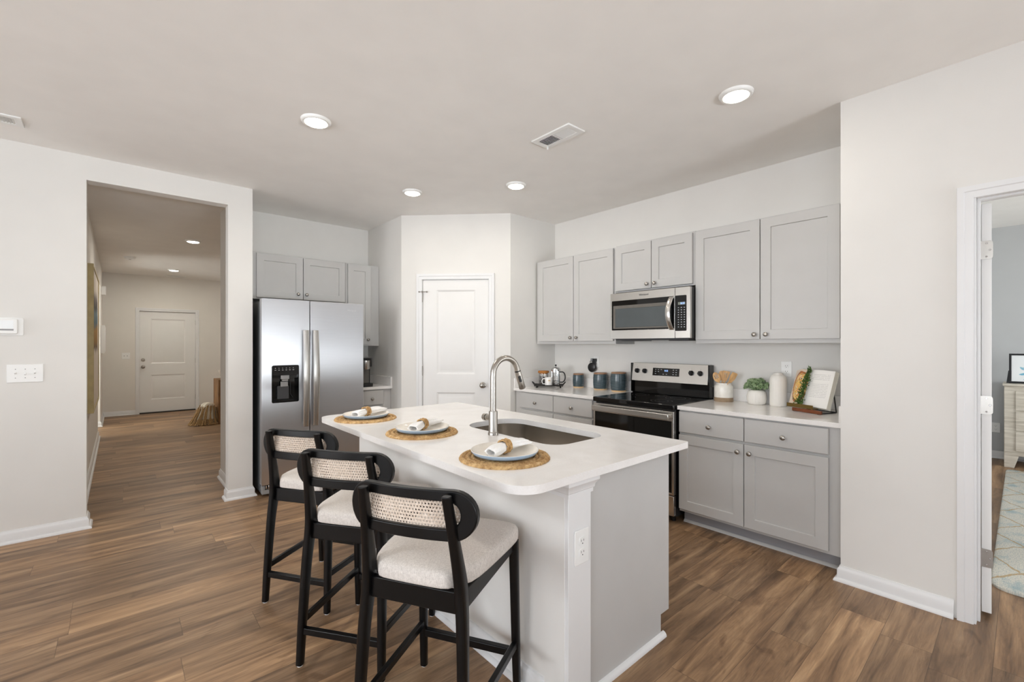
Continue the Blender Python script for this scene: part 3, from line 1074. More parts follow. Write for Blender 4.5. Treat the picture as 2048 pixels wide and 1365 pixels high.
def slab(mb, x0, x1, z0, z1, y=-0.021, t=0.020):
    def L(ins, d):
        return [(x0+ins, y+d, z0+ins), (x1-ins, y+d, z0+ins), (x1-ins, y+d, z1-ins), (x0+ins, y+d, z1-ins)]
    loops = [L(0, t), L(0, 0.003), L(0.003, 0)]
    mb.loft(loops, cap=False)
    mb.add(loops[-1], [(0, 1, 2, 3)])
    mb.add(loops[0], [(3, 2, 1, 0)])
    return mb


def cab_knob(parent, x, z, y=-0.021):
    mb = MB()
    mb.lathe([(0.0004, 0), (0.008, 0), (0.0065, 0.004), (0.0058, 0.012), (0.011, 0.016), (0.0162, 0.021), (0.0150, 0.026), (0.009, 0.0295), (0.0004, 0.0305)], n=22, axis='y')
    mb.v = [(a, -b, c_) for a, b, c_ in mb.v]
    return mb.build('knob', 'nickel', parent, loc=(x, y, z), angle=60)


def wall_cabinet(name, label, loc, rz, W, H, D, doors):
    r = thing(name, label, 'cabinet', loc, rz)
    b = MB()
    b.box(0, W, 0.0, D, 0, H)
    b.build('cabinet_box', 'cab', r, bevel=0.0015)
    for x0, x1, z0, z1, kx, kz in doors:
        dd = shaker(MB(), x0, x1, z0, z1).build('cabinet_door', 'cab', r, angle=25)
        cab_knob(dd, kx, kz)
    return r


RR = -PI/2
XU = 3.495
wall_cabinet('wall_cabinet', 'tall grey double-door wall cabinet above the tray and canisters, left of the microwave', (XU, 3.562, 1.357), RR, 1.050, 0.905, 0.304,
             [(0.042, 0.543, 0.030, 0.895, 0.513, 0.065), (0.549, 1.032, 0.030, 0.895, 0.594, 0.065)])
wall_cabinet('wall_cabinet', 'short grey double-door wall cabinet directly over the microwave', (XU, 2.508, 1.832), RR, 0.766, 0.438, 0.304,
             [(0.006, 0.376, 0.014, 0.424, 0.342, 0.050), (0.382, 0.748, 0.014, 0.424, 0.416, 0.050)])
wall_cabinet('wall_cabinet', 'large grey double-door wall cabinet right of the microwave, above the cookbook', (XU, 1.740, 1.362), RR, 1.048, 0.905, 0.304,
             [(0.008, 0.486, 0.030, 0.895, 0.454, 0.063), (0.492, 0.965, 0.030, 0.895, 0.531, 0.063)])
wall_cabinet('wall_cabinet', 'wide low grey double-door cabinet above the refrigerator', (0.932, 4.97, 1.803), 0, 0.962, 0.460, 0.309,
             [(0.082, 0.511, 0.015, 0.450, 0.462, 0.068), (0.517, 0.953, 0.015, 0.450, 0.545, 0.068)])
wall_cabinet('wall_cabinet', 'narrow tall single-door grey wall cabinet in the corner above the coffee maker', (1.896, 4.97, 1.337), 0, 0.390, 0.926, 0.309,
             [(0.020, 0.286, 0.016, 0.913, 0.248, 0.070)])


def base_cabinet(label, loc, rz, W, D, drawers, doors, toe=0.075):
    r = thing('base_cabinet', label, 'cabinet', loc, rz)
    b = MB()
    b.box(0, W, 0.0, D, 0.10, 0.862)
    b.build('cabinet_box', 'cab', r, bevel=0.0015)
    k = MB()
    k.box(0, W, toe, toe + 0.015, 0.0, 0.10)
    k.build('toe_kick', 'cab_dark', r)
    q = MB()
    q.sweep([(W, toe), (0, toe)], [(-0.001, 0), (0.015, 0), (0.0145, 0.006), (0.010, 0.013), (0.004, 0.018), (-0.001, 0.019)], lambda x, y, z: (x, y - 0 + 0, z))
    q.build('shoe_molding', 'cab', r, angle=50)
    for x0, x1, z0, z1 in drawers:
        dd = slab(MB(), x0, x1, z0, z1).build('drawer', 'cab', r, angle=25)
        cab_knob(dd, (x0+x1)/2, (z0+z1)/2 - 0.012)
    for x0, x1, z0, z1, kx, kz in doors:
        dd = shaker(MB(), x0, x1, z0, z1).build('cabinet_door', 'cab', r, angle=25)
        cab_knob(dd, kx, kz)
    return r


base_cabinet('grey base cabinet right of the range, two drawers over two doors', (3.186, 1.712, 0), RR, 1.020, 0.610,
             [(0.005, 0.467, 0.697, 0.852), (0.473, 0.949, 0.697, 0.852)],
             [(0.005, 0.467, 0.122, 0.678, 0.434, 0.624), (0.473, 0.949, 0.122, 0.678, 0.510, 0.624)])
base_cabinet('grey base cabinet left of the range, partly hidden behind the island', (3.186, 3.566, 0), RR, 1.066, 0.610,
             [(0.082, 0.556, 0.697, 0.852), (0.562, 1.037, 0.697, 0.852)],
             [(0.082, 0.556, 0.122, 0.678, 0.523, 0.624), (0.562, 1.037, 0.122, 0.678, 0.595, 0.624)])
base_cabinet('narrow grey base cabinet beside the refrigerator under the coffee maker', (1.899, 4.665, 0), 0, 0.387, 0.610,
             [(0.022, 0.294, 0.697, 0.852)], [(0.022, 0.294, 0.122, 0.678, 0.258, 0.624)])

# worktops
ZC0, ZC = 0.8635, 0.893


def worktop(label, boxes, splash):
    r = thing('worktop', label, 'countertop', (0, 0, 0))
    m = MB()
    for b in boxes:
        m.box(*b)
    m.build('counter_slab', 'quartz', r, bevel=0.002)
    for s_ in splash:
        MB().box(*s_).build('backsplash', 'quartz', r, bevel=0.0015)
    return r


worktop('white quartz worktop right of the range holding crock, vase and cookbook', [(3.156, 3.799, 0.692, 1.716, ZC0, ZC)],
        [(3.780, 3.799, 0.712, 1.716, ZC + 0.0003, 0.992), (3.160, 3.799, 0.692, 0.711, ZC + 0.0003, 0.992)])
worktop('white quartz worktop left of the range holding tray and canisters', [(3.156, 3.799, 2.496, 3.574, ZC0, ZC)],
        [(3.780, 3.799, 2.496, 3.555, ZC + 0.0003, 0.992), (3.160, 3.799, 3.556, 3.574, ZC + 0.0003, 0.992)])
worktop('short white quartz worktop beside the refrigerator under the coffee maker', [(1.899, 2.289, 4.632, 5.278, ZC0, ZC)],
        [(1.899, 2.270, 5.260, 5.278, ZC + 0.0003, 0.992), (2.271, 2.289, 4.636, 5.278, ZC + 0.0003, 0.992)])

# ------------------------------------------------------------------ refrigerator
fr = thing('refrigerator', 'stainless side-by-side refrigerator with black water dispenser', 'refrigerator', (0.945, 4.42, 0))
MB().box(0.004, 0.921, 0.078, 0.82, 0.03, 1.742).build('body', 'fridge_side', fr, bevel=0.004)


def fridge_front(x):
    return 0.0


def fdoor(x0, x1, name, hole=None):
    mb = MB()
    z0, z1 = 0.105, 1.762
    out = rrect(x0, x1, z0, z1, 0.006, 3)
    if hole:
        hx0, hx1, hz0, hz1 = hole
        mb.holed(out, rrect(hx0, hx1, hz0, hz1, 0.016, 5), 0.0, 0.072, lambda a, b, c_: (a, c_, b))
    else:
        mb.prism(out, 0.0, 0.072, lambda a, b, c_: (a, c_, b))
    return mb.build(name, 'steel', fr, bevel=0.005, seg=3)


HOLE = (0.080, 0.310, 0.826, 1.164)
dl = fdoor(0.0, 0.401, 'freezer_door', HOLE)
dr = fdoor(0.409, 0.925, 'refrigerator_door')


def fridge_handle(parent, xc):
    mb = MB()
    n = 14
    rings = []
    for i in range(n+1):
        t = i/n
        z = 0.592 + t*(1.486-0.592)
        yb = -0.030 - 0.024*math.sin(PI*t)
        wv = 0.0265 - 0.002*math.cos(2*PI*t)
        rings.append([(xc + a*wv, yb + b, z) for a, b in ((-1, 0.010), (-1, -0.004), (-0.6, -0.009), (0.6, -0.009), (1, -0.004), (1, 0.010))])
    mb.loft(rings)
    for z in (0.615, 1.463):
        mb.box(xc - 0.014, xc + 0.014, -0.032, 0.001, z - 0.018, z + 0.018)
    return mb.build('handle', 'steel_h', parent, angle=40)


fridge_handle(dl, 0.362)
fridge_handle(dr, 0.450)
# dispenser recess
hx0, hx1, hz0, hz1 = HOLE
mb = MB()
e = 0.0015
mb.box(hx0+e, hx1-e, 0.066, 0.071, hz0+e, hz1-e)
mb.box(hx0+e, hx0+0.006, 0.004, 0.066, hz0+e, hz1-e)
mb.box(hx1-0.006, hx1-e, 0.004, 0.066, hz0+e, hz1-e)
mb.box(hx0+0.006, hx1-0.006, 0.004, 0.066, hz0+e, hz0+0.016)
mb.box(hx0+0.006, hx1-0.006, 0.004, 0.066, hz1-0.088, hz1-e)
mb.box(hx0+0.006, hx1-0.006, 0.022, 0.066, hz1-0.120, hz1-0.088)
disp = mb.build('dispenser', 'black_gloss', dl, bevel=0.0012)
cx = (hx0+hx1)/2
dd_ = fr
mb = MB()
mb.box(cx-0.036, cx+0.034, 0.010, 0.050, hz1-0.128, hz1-0.092)
mb.box(cx-0.024, cx+0.026, 0.016, 0.045, hz1-0.146, hz1-0.128)
mb.box(cx-0.034, cx+0.028, 0.028, 0.044, hz1-0.196, hz1-0.150)
mb.build('dispenser_paddle', 'grey_plastic', dl, bevel=0.003)
mb = MB()
mb.box(cx-0.060, cx+0.036, 0.034, 0.062, hz0+0.030, hz1-0.190)
mb.tube([(cx+0.056, 0.05, hz1-0.125), (cx+0.052, 0.045, hz1-0.17), (cx+0.052, 0.045, hz0+0.07), (cx+0.072, 0.03, hz0+0.035)], 0.0018, 6)
mb.build('dispenser_tray', 'dark_grey', dl, bevel=0.002)
mb = MB()
for i in range(6):
    mb.box(hx0+0.025+i*0.030, hx0+0.038+i*0.030, 0.0025, 0.0045, hz1-0.046, hz1-0.040)
    mb.cyl((hx0+0.031+i*0.030, 0.0045, hz1-0.026), (hx0+0.031+i*0.030, 0.0025, hz1-0.026), 0.0035, n=10)
mb.build('dispenser_buttons', 'grey_plastic', dl)
text_mesh('Whirlpool', 0.021, 'badge', 'badge_light', dr, (0.802, -0.0008, 1.690), (PI/2, 0, 0))
mb = MB()
mb.box(0.006, 0.919, 0.010, 0.070, 0.022, 0.062)
mb.box(0.006, 0.030, 0.010, 0.070, 0.062, 0.098)
mb.box(0.895, 0.919, 0.010, 0.070, 0.062, 0.098)
mb.box(0.068, 0.919, 0.020, 0.070, 0.070, 0.098)
mb.build('kick_plate', 'grey_plastic', fr, bevel=0.004)
mb = MB()
mb.box(0.034, 0.046, 0.008, 0.06, 0.068, 0.096)
mb.box(0.054, 0.064, 0.004, 0.06, 0.060, 0.098)
mb.build('lower_hinge', 'chrome', fr, bevel=0.003)
for x in (0.06, 0.86):
    for y in (0.14, 0.76):
        MB().cyl((x, y, 0.0), (x, y, 0.03), 0.02, n=12).build('leveling_foot', 'black', fr)

# ------------------------------------------------------------------ range
rg = thing('range', 'stainless electric range with black glass cooktop between the base cabinets', 'stove', (3.128, 2.487, 0), RR)
W = 0.762
MB().box(0.004, W-0.004, 0.035, 0.645, 0.045, 0.860).build('oven_body', 'black', rg, bevel=0.003)
for x in (0.05, W-0.05):
    for y in (0.08, 0.6):
        MB().cyl((x, y, 0), (x, y, 0.045), 0.018, n=12).build('leveling_foot', 'black', rg)
ct = MB()
ct.box(0.001, W-0.001, -0.006, 0.600, 0.858, 0.898)
ct = ct.build('cooktop', 'black_gloss', rg, bevel=0.006, seg=3)
mb = MB()
for bx, by, br in ((0.20, 0.17, 0.10), (0.56, 0.17, 0.085), (0.20, 0.43, 0.075), (0.56, 0.43, 0.10), (0.38, 0.47, 0.05)):
    for rr in (br, br*0.62):
        ring = [(bx + rr*math.cos(2*PI*i/48), by + rr*math.sin(2*PI*i/48)) for i in range(48)]
        inn = [(bx + (rr-0.0015)*math.cos(2*PI*i/48), by + (rr-0.0015)*math.sin(2*PI*i/48)) for i in range(48)]
        k = len(mb.v)
        mb.add([(x, y, 0.8984) for x, y in ring] + [(x, y, 0.8984) for x, y in inn], [(i, (i+1) % 48, 48+(i+1) % 48, 48+i) for i in range(48)])
mb.build('burner_marks', 'dark_grey', ct)
od = MB()
od.holed([(0.003, 0.215), (W-0.003, 0.215), (W-0.003, 0.846), (0.003, 0.846)], [(0.020, 0.232), (W-0.020, 0.232), (W-0.020, 0.772), (0.020, 0.772)], 0.0, 0.034, lambda a, b, c_: (a, c_, b))
od = od.build('oven_door', 'steel_h', rg, bevel=0.002)
MB().box(0.0205, W-0.0205, 0.0015, 0.03, 0.2325, 0.7715).build('oven_window', 'oven_glass', od, bevel=0.001)
mb = MB()
mb.box(0.022, W-0.022, -0.052, -0.036, 0.786, 0.830)
mb.box(0.030, 0.060, -0.037, 0.001, 0.792, 0.824)
mb.box(W-0.060, W-0.030, -0.037, 0.001, 0.792, 0.824)
mb.build('handle', 'steel_h', od, bevel=0.004, seg=3)
MB().box(0.003, W-0.003, 0.0, 0.034, 0.060, 0.208).build('storage_drawer', 'steel_h', rg, bevel=0.003)
mb = MB()
mb.box(0.004, W-0.004, 0.600, 0.655, 0.860, 1.015)
mb.box(0.004, W-0.004, 0.588, 0.601, 0.899, 0.906)
mb.box(-0.0005, 0.012, 0.572, 0.655, 0.905, 1.178)
mb.box(W-0.012, W+0.0005, 0.572, 0.655, 0.905, 1.178)
mb.build('backguard', 'black_gloss', rg, bevel=0.003)
cp = MB()
y0_, y1_ = 0.566, 0.590
cp.prism([(y0_, 1.012), (0.655, 1.012), (0.655, 1.180), (y1_, 1.180)], 0.013, W-0.013, lambda a, b, c_: (c_, a, b))
cp = cp.build('control_panel', 'steel_h', rg, bevel=0.002)
sl = (y1_-y0_)/0.168


def on_panel(z, off=0.0):
    return y0_ + sl*(z-1.012) - off


tilt = math.atan(sl)
for xk in (0.069, 0.150, 0.603, 0.682):
    mb = MB()
    mb.lathe([(0.0005, 0.0), (0.0225, 0.0), (0.0225, 0.005), (0.018, 0.007), (0.0165, 0.024), (0.0145, 0.026), (0.0005, 0.026)], n=24, axis='y')
    mb.box(-0.005, 0.005, 0.0, 0.033, -0.018, 0.018)
    mb.v = [(a, -b, c_) for a, b, c_ in mb.v]
    kb = mb.build('knob', 'black', cp, loc=(xk, on_panel(1.105), 1.105), angle=40)
    kb.rotation_euler = (-tilt, 0, 0)
    mk = MB().box(-0.0008, 0.0008, -0.0008, 0.0002, 0.032, 0.040).build('knob_mark', 'badge', cp, loc=(xk, on_panel(1.105), 1.105))
    mk.rotation_euler = (-tilt, 0, 0)
dp = MB()
dp.box(0.232, 0.492, -0.0025, 0.004, -0.032, 0.038)
dp = dp.build('display_glass', 'black_gloss', cp, loc=(0, on_panel(1.1), 1.1), bevel=0.001)
dp.rotation_euler = (-tilt, 0, 0)
t = text_mesh('8:32', 0.020, 'clock_digits', 'display', cp, (0.368, on_panel(1.115, 0.0031), 1.115), (PI/2 - tilt, 0, 0), 0.0003)
mb = MB()
for xx, zz in ((0.262, 1.124), (0.290, 1.124), (0.318, 1.124), (0.262, 1.106), (0.290, 1.106), (0.262, 1.086), (0.340, 1.084), (0.372, 1.084), (0.436, 1.124), (0.464, 1.124), (0.436, 1.104), (0.464, 1.104), (0.436, 1.084), (0.464, 1.084)):
    MB().box(xx-0.006, xx+0.006, on_panel(zz, 0.0030), on_panel(zz, 0.0024), zz-0.0022, zz+0.0022).build('touch_key', 'print_white', cp)

# ------------------------------------------------------------------ microwave
mw = thing('microwave', 'stainless over-the-range microwave with black glass door', 'microwave', (3.390, 2.495, 1.402), RR)
MB().box(0.002, W-0.003, 0.030, 0.405, 0.0, 0.412).build('body', 'black', mw, bevel=0.003)
mb = MB()
mb.box(0.03, W-0.03, 0.035, 0.37, -0.012, 0.001)
mb.box(0.05, 0.24, 0.10, 0.30, -0.018, -0.011)
mb.box(W-0.24, W-0.05, 0.10, 0.30, -0.018, -0.011)
mb.build('vent_grille', 'dark_grey', mw, bevel=0.002)
md_ = MB()
md_.holed(rrect(0.0, 0.632, 0.002, 0.412, 0.003, 2), rrect(0.014, 0.626, 0.078, 0.344, 0.006, 4), 0.0, 0.029, lambda a, b, c_: (a, c_, b))
md_ = md_.build('microwave_door', 'steel_h', mw, bevel=0.002)
MB().box(0.0145, 0.6255, 0.001, 0.027, 0.0785, 0.3435).build('door_glass', 'black_gloss', md_)
mb = MB()
mb.holed([(0.030, 0.092), (0.590, 0.092), (0.590, 0.300), (0.030, 0.300)], [(0.052, 0.104), (0.578, 0.104), (0.578, 0.272), (0.052, 0.272)], 0.0, 0.0006, lambda a, b, c_: (a, c_, b))
mb.build('window_border', 'warm_grey', md_, loc=(0, 0.0002, 0))
MB().box(0.053, 0.577, 0.0004, 0.0009, 0.105, 0.271).build('window_screen', 'screen_mesh', md_)
mb = MB()
rings = []
for i in range(15):
    t_ = i/14
    z = 0.070 + t_*0.270
    yb = -0.006 - 0.044*math.sin(PI*t_)**0.8
    rings.append([(0.607 + a - 0.012*math.sin(PI*t_), yb + b, z) for a, b in ((-0.020, 0.006), (-0.020, -0.002), (-0.014, -0.006), (0.014, -0.006), (0.020, -0.002), (0.020, 0.006))])
mb.loft(rings)
mb.build('handle', 'steel_h', md_, angle=40)
text_mesh('Whirlpool', 0.022, 'badge', 'badge', md_, (0.345, -0.0006, 0.380), (PI/2, 0, 0))
pn = MB()
pn.prism(rrect(0.635, W, 0.002, 0.412, 0.003, 2), 0.0, 0.029, lambda a, b, c_: (a, c_, b))
pn = pn.build('control_panel', 'steel_h', mw, bevel=0.002)
MB().prism(rrect(0.636, 0.732, 0.060, 0.346, 0.008, 4), -0.0008, 0.002, lambda a, b, c_: (a, c_, b)).build('panel_glass', 'black_gloss', pn)
MB().box(0.660, 0.722, -0.0014, -0.0007, 0.270, 0.292).build('display_window', 'display_dim', pn)
text_mesh('8:33', 0.021, 'clock_digits', 'display', pn, (0.700, -0.0017, 0.281), (PI/2, 0, 0), 0.0002)
mb = MB()
for r_ in range(9):
    for c_ in range(3):
        zz = 0.248 - r_*0.0195
        xx = 0.664 + c_*0.025
        mb.box(xx-0.005, xx+0.005, -0.0014, -0.0007, zz-0.0025, zz+0.0025)
mb.build('keypad', 'print_white', pn)

# ------------------------------------------------------------------ island
IX, IY = 1.215, 1.080
isl = thing('kitchen_island', 'grey kitchen island with white corner post under the white countertop', 'kitchen island', (0, 0, 0))
MB().box(IX, 1.33, 1.098, 2.94, 0, 0.863).build('knee_wall', 'wall', isl)
mb = MB().box(1.33, 1.345, 1.128, 2.915, 0.10, 0.863).box(1.935, 1.955, 1.128, 2.915, 0.10, 0.863)
mb.box(1.345, 1.935, 1.128, 1.143, 0.10, 0.863).box(1.345, 1.935, 2.90, 2.915, 0.10, 0.863).box(1.345, 1.935, 1.143, 2.90, 0.10, 0.115)
mb.build('cabinet_box', 'cab', isl)
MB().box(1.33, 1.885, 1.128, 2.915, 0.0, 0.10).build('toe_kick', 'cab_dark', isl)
MB().prism([(1.345, 0), (1.885, 0), (1.885, 0.103), (1.955, 0.103), (1.955, 0.863), (1.345, 0.863)], 1.105, 1.127, lambda a, b, c_: (a, c_, b)).build('end_panel', 'cab', isl, bevel=0.001)
MB().prism([(1.33, 0), (1.885, 0), (1.885, 0.103), (1.955, 0.103), (1.955, 0.863), (1.33, 0.863)], 2.916, 2.938, lambda a, b, c_: (a, c_, b)).build('end_panel', 'cab', isl, bevel=0.001)
MB().box(1.217, 1.345, IY, 1.200, 0, 0.863).build('corner_post', 'trim', isl, bevel=0.002)
mb = MB()
prof = [(-0.001, 0.798), (0.006, 0.798), (0.006, 0.812), (0.010, 0.816), (0.012, 0.828), (0.020, 0.840), (0.024, 0.845), (0.024, 0.863), (-0.001, 0.863)]
mb.sweep([(1.345, 1.105), (1.345, IY), (1.217, IY), (1.217, 1.200)][::-1], [(-o, h_) for o, h_ in prof], lambda x, y, z: (x, y, z))
mb.v = [(x, y, z) for x, y, z in mb.v]
mb.build('post_capital', 'trim', isl, angle=25)
mb = MB()
mb.sweep([(IX, 2.94), (IX, 1.20)], [(0.001, 0.825), (-0.004, 0.825), (-0.008, 0.840), (-0.018, 0.852), (-0.020, 0.863), (0.001, 0.863)], lambda x, y, z: (x, y, z))
mb.build('cove_molding', 'trim', isl, angle=25)
mb = MB()
mb.sweep([(IX, 2.94), (IX, 1.200)], [(-o, h_) for o, h_ in BASE], lambda x, y, z: (x, y, z))
mb.build('baseboard', 'trim', isl, angle=40)
mb = MB()
SHOE = [(-0.001, 0), (0.018, 0), (0.0178, 0.008), (0.013, 0.016), (0.006, 0.021), (-0.001, 0.022)]
mb.sweep([(1.346, 1.105), (1.905, 1.105)], [(-o, h_) for o, h_ in SHOE], lambda x, y, z: (x, y, z))
mb.build('shoe_molding', 'trim', isl, angle=50)
for k in range(3):
    y0 = 1.135 + k*0.594
    m2 = shaker(MB(), 0.004, 0.588, 0.122, 0.678)
    Rm = Matrix.Translation((1.956, y0, 0)) @ Matrix.Rotation(PI/2, 4, 'Z')
    dd = m2.xf(Rm).build('cabinet_door', 'cab', isl, angle=25)
    m3 = slab(MB(), 0.004, 0.588, 0.697, 0.852).xf(Rm)
    m3.build('drawer', 'cab', isl, angle=25)

SINK = rrect(1.475, 1.868, 1.385, 2.130, [0.10, 0.10, 0.13, 0.13], 10)
it = MB()
it.holed(rrect(0.955, 2.030, 1.043, 2.972, [0.10, 0.014, 0.014, 0.09], 10), SINK, ZC0 + 0.0003, ZC)
it = it.build('island_worktop', 'quartz', bevel=0.003)
tag(it, 'white quartz island countertop with rounded corners and sink cutout', 'countertop')

sk = thing('sink', 'stainless undermount sink basin in the island countertop', 'sink', (1.67, 1.757, 0.68))
SO = rrect(1.472, 1.871, 1.382, 2.133, [0.10, 0.10, 0.13, 0.13], 10)
sx, sy, sz = 1.67, 1.757, 0.68


def ring_at(loop, z, k=1.0, dx=0):
    return [((x - sx)*k, (y - sy)*k, z - sz) for x, y in loop]


mb = MB()
SB = rrect(1.50, 1.845, 1.41, 2.105, [0.09, 0.09, 0.12, 0.12], 10)
mb.loft([ring_at(SO, 0.862, 1.04), ring_at(SO, 0.8625), ring_at(SO, 0.72), ring_at(SO, 0.700, 0.985), ring_at(SO, 0.688, 0.94), ring_at(SO, 0.682, 0.5), ring_at(SO, 0.680, 0.12)], cap=False)
mb.add(ring_at(SO, 0.680, 0.12), [tuple(range(len(SO)))])
mb.build('basin', 'sink', sk, angle=45)
mb = MB()
mb.lathe([(0.0005, 0.0), (0.020, 0.001), (0.040, 0.004), (0.046, 0.004), (0.048, 0.001)], c=(0, 0, 0.002), n=28)
mb.build('drain', 'chrome', sk, angle=50)

fc = thing('faucet', 'tall brushed nickel gooseneck faucet with pull-down spray head', 'faucet', (1.435, 1.782, ZC))
mb = MB()
mb.lathe([(0.0005, 0), (0.0265, 0), (0.0265, 0.010), (0.0245, 0.014), (0.0225, 0.020), (0.0225, 0.116), (0.0205, 0.122), (0.0005, 0.122)], n=28)
mb.build('faucet_body', 'nickel', fc, angle=40)
mb = MB()
pts = [(0, 0, 0.118), (0, 0, 0.20), (0, 0, 0.295)]
R_ = 0.084
for i in range(1, 15):
    a = PI - i*(PI*0.94)/14
    pts.append((R_ + R_*math.cos(a), 0, 0.305 + R_*math.sin(a)))
mb.tube(pts, 0.0152, 18)
mb.build('spout', 'nickel', fc, angle=50)
ex, ez = pts[-1][0], pts[-1][2]
dx_, dz_ = pts[-1][0] - pts[-2][0], pts[-1][2] - pts[-2][2]
L_ = math.hypot(dx_, dz_)
dx_, dz_ = dx_/L_ + 0.06, dz_/L_


def sp(t_):
    return (ex + dx_*t_, 0, ez + dz_*t_)


mb = MB()
mb.tube([sp(0.004), sp(0.012), sp(0.06), sp(0.100), sp(0.104)], [0.0165, 0.017, 0.0175, 0.0185, 0.014], 18)
sh = mb.build('spray_head', 'nickel', fc, angle=50)
mb = MB()
mb.tube([sp(0.003), sp(0.0055)], 0.0172, 18)
mb.build('seam_ring', 'black', fc)
q0, q1 = sp(0.030), sp(0.062)
mb = MB()
mb.tube([(q0[0]-0.010, -0.013, q0[2]), (q1[0]-0.010, -0.0135, q1[2])], [0.008, 0.008], 10)
mb.build('spray_button', 'black', sh)
mb = MB()
mb.cyl((0, 0.018, 0.083), (0, 0.050, 0.083), 0.0165, n=20)
mb.cyl((0, 0.053, 0.083), (0, 0.074, 0.083), 0.0185, n=20)
mb.tube([(0, 0.064, 0.083), (0.03, 0.066, 0.086), (0.07, 0.068, 0.092)], [0.005, 0.005, 0.0045], 10)
hd = mb.build('handle', 'nickel', fc, angle=40)
mb = MB()
mb.cyl((0, 0.049, 0.083), (0, 0.054, 0.083), 0.0145, n=20)
mb.build('handle_gap_ring', 'black', hd)


# ------------------------------------------------------------------ wall plates
def outlet(label, loc, rz, W_=0.072, H_=0.116):
    r = thing('wall_outlet', label, 'outlet', loc, rz)
    MB().box(-W_/2, W_/2, -0.006, 0.0, -H_/2, H_/2).build('cover_plate', 'white_plastic', r, bevel=0.0035, seg=3)
    for zc in (0.021, -0.021):
        s_ = MB().prism(rrect(-0.0165, 0.0165, zc-0.0145, zc+0.0145, 0.006, 4), -0.0085, -0.005, lambda a, b, c_: (a, c_, b)).build('receptacle', 'white_plastic', r, bevel=0.0006)
        m_ = MB()
        m_.box(-0.0075, -0.0055, -0.0088, -0.0083, zc-0.001, zc+0.0075)
        m_.box(0.0055, 0.0075, -0.0088, -0.0083, zc, zc+0.0075)
        m_.cyl((0, -0.0088, zc-0.0075), (0, -0.0083, zc-0.0075), 0.0024, n=10)
        m_.build('slots', 'slot', s_)
    return r


outlet('white duplex outlet on the wall behind the ribbed vase', (XRANGE, 1.180, 1.167), RR)
outlet('white duplex outlet on the white island corner post', (1.286, IY, 0.606), 0, 0.080, 0.128)
outlet('white duplex outlet on the bedroom wall left of the dresser', (7.86, 0.215, 0.362), RR)
outlet('white outlet behind the black plug-in charger above the canisters', (XRANGE, 2.975, 1.167), RR)

ch = thing('plug_in_speaker', 'small round black plug-in speaker hanging from the outlet above the canisters', 'speaker', (XRANGE - 0.009, 2.990, 1.17), RR)
mb = MB()
mb.box(-0.030, 0.026, -0.036, 0.0, 0.003, 0.034)
mb.box(-0.014, 0.020, -0.030, -0.002, -0.030, 0.004)
mb.tube([(-0.026, -0.03, 0.016), (-0.042, -0.03, 0.002), (-0.040, -0.03, -0.012), (-0.028, -0.03, -0.018)], 0.003, 8)
mb.build('plug_adapter', 'black', ch, bevel=0.002)
mb = MB()
mb.lathe([(0.0005, 0.0), (0.044, 0.0), (0.050, 0.006), (0.052, 0.015), (0.049, 0.026), (0.040, 0.031), (0.0005, 0.033)], n=36, axis='y')
mb.v = [(a - 0.022, -b - 0.006, c_ - 0.060) for a, b, c_ in mb.v]
mb.build('speaker_body', 'black', ch, angle=35)
MB().box(-0.028, -0.008, -0.0366, -0.0358, 0.011, 0.016).add([(-0.028, -0.0366, 0.024), (-0.008, -0.0366, 0.024), (-0.008, -0.0366, 0.029), (-0.028, -0.0366, 0.029)], [(0, 1, 2, 3)]).add([(-0.012, -0.0366, 0.016), (-0.007, -0.0366, 0.016), (-0.007, -0.0366, 0.024), (-0.012, -0.0366, 0.024)], [(0, 1, 2, 3)]).build('white_mark', 'print_white', ch)

# island-side wall things by the left edge
sw = thing('light_switch', 'white triple toggle switch plate on the left wall below the thermostat', 'light switch', (-0.485, YL, 1.153))
MB().box(-0.087, 0.087, -0.006, 0.0, -0.062, 0.062).build('cover_plate', 'white_plastic', sw, bevel=0.004, seg=3)
for i, up in ((-1, 1), (0, -1), (1, 1)):
    m_ = MB()
    m_.box(i*0.046-0.0055, i*0.046+0.0055, -0.0075, -0.005, -0.013, 0.013)
    m_.prism([(-0.006, -0.006*up), (-0.017, 0.004*up), (-0.015, 0.011*up), (-0.006, 0.008*up)], i*0.046-0.0045, i*0.046+0.0045, lambda a, b, c_: (c_, a, b))
    m_.build('toggle', 'white_plastic', sw, bevel=0.0007)
    m2 = MB()
    for zz in (0.030, -0.030):
        m2.cyl((i*0.046, -0.0068, zz), (i*0.046, -0.0055, zz), 0.003, n=10)
    m2.build('screws', 'grey_plastic', sw)
th = thing('thermostat', 'white thermostat with bright screen on the left wall above the switches', 'thermostat', (-0.585, YL, 1.475))
MB().prism(rrect(-0.092, 0.092, -0.062, 0.060, 0.010, 4), -0.006, 0.0, lambda a, b, c_: (a, c_, b)).build('wall_plate', 'white_plastic', th, bevel=0.002)
MB().prism(rrect(-0.066, 0.066, -0.050, 0.052, 0.010, 4), -0.026, -0.005, lambda a, b, c_: (a, c_, b)).build('thermostat_body', 'white_plastic', th, bevel=0.004, seg=3)
MB().box(-0.044, 0.048, -0.0268, -0.0255, -0.014, 0.040).build('screen', 'lcd', th)
MB().box(-0.044, 0.048, -0.0268, -0.0255, -0.028, -0.017).build('screen_band', 'grey_plastic', th)
s2 = thing('light_switch', 'white double switch plate beside the front door at the hall end', 'light switch', (0.10, 11.3, 1.132))
MB().box(-0.060, 0.060, -0.006, 0.0, -0.060, 0.060).build('cover_plate', 'white_plastic', s2, bevel=0.003)
for i in (-0.5, 0.5):
    MB().box(i*0.046-0.005, i*0.046+0.005, -0.015, -0.005, -0.006, 0.010).build('toggle', 'grey_plastic', s2, bevel=0.001)


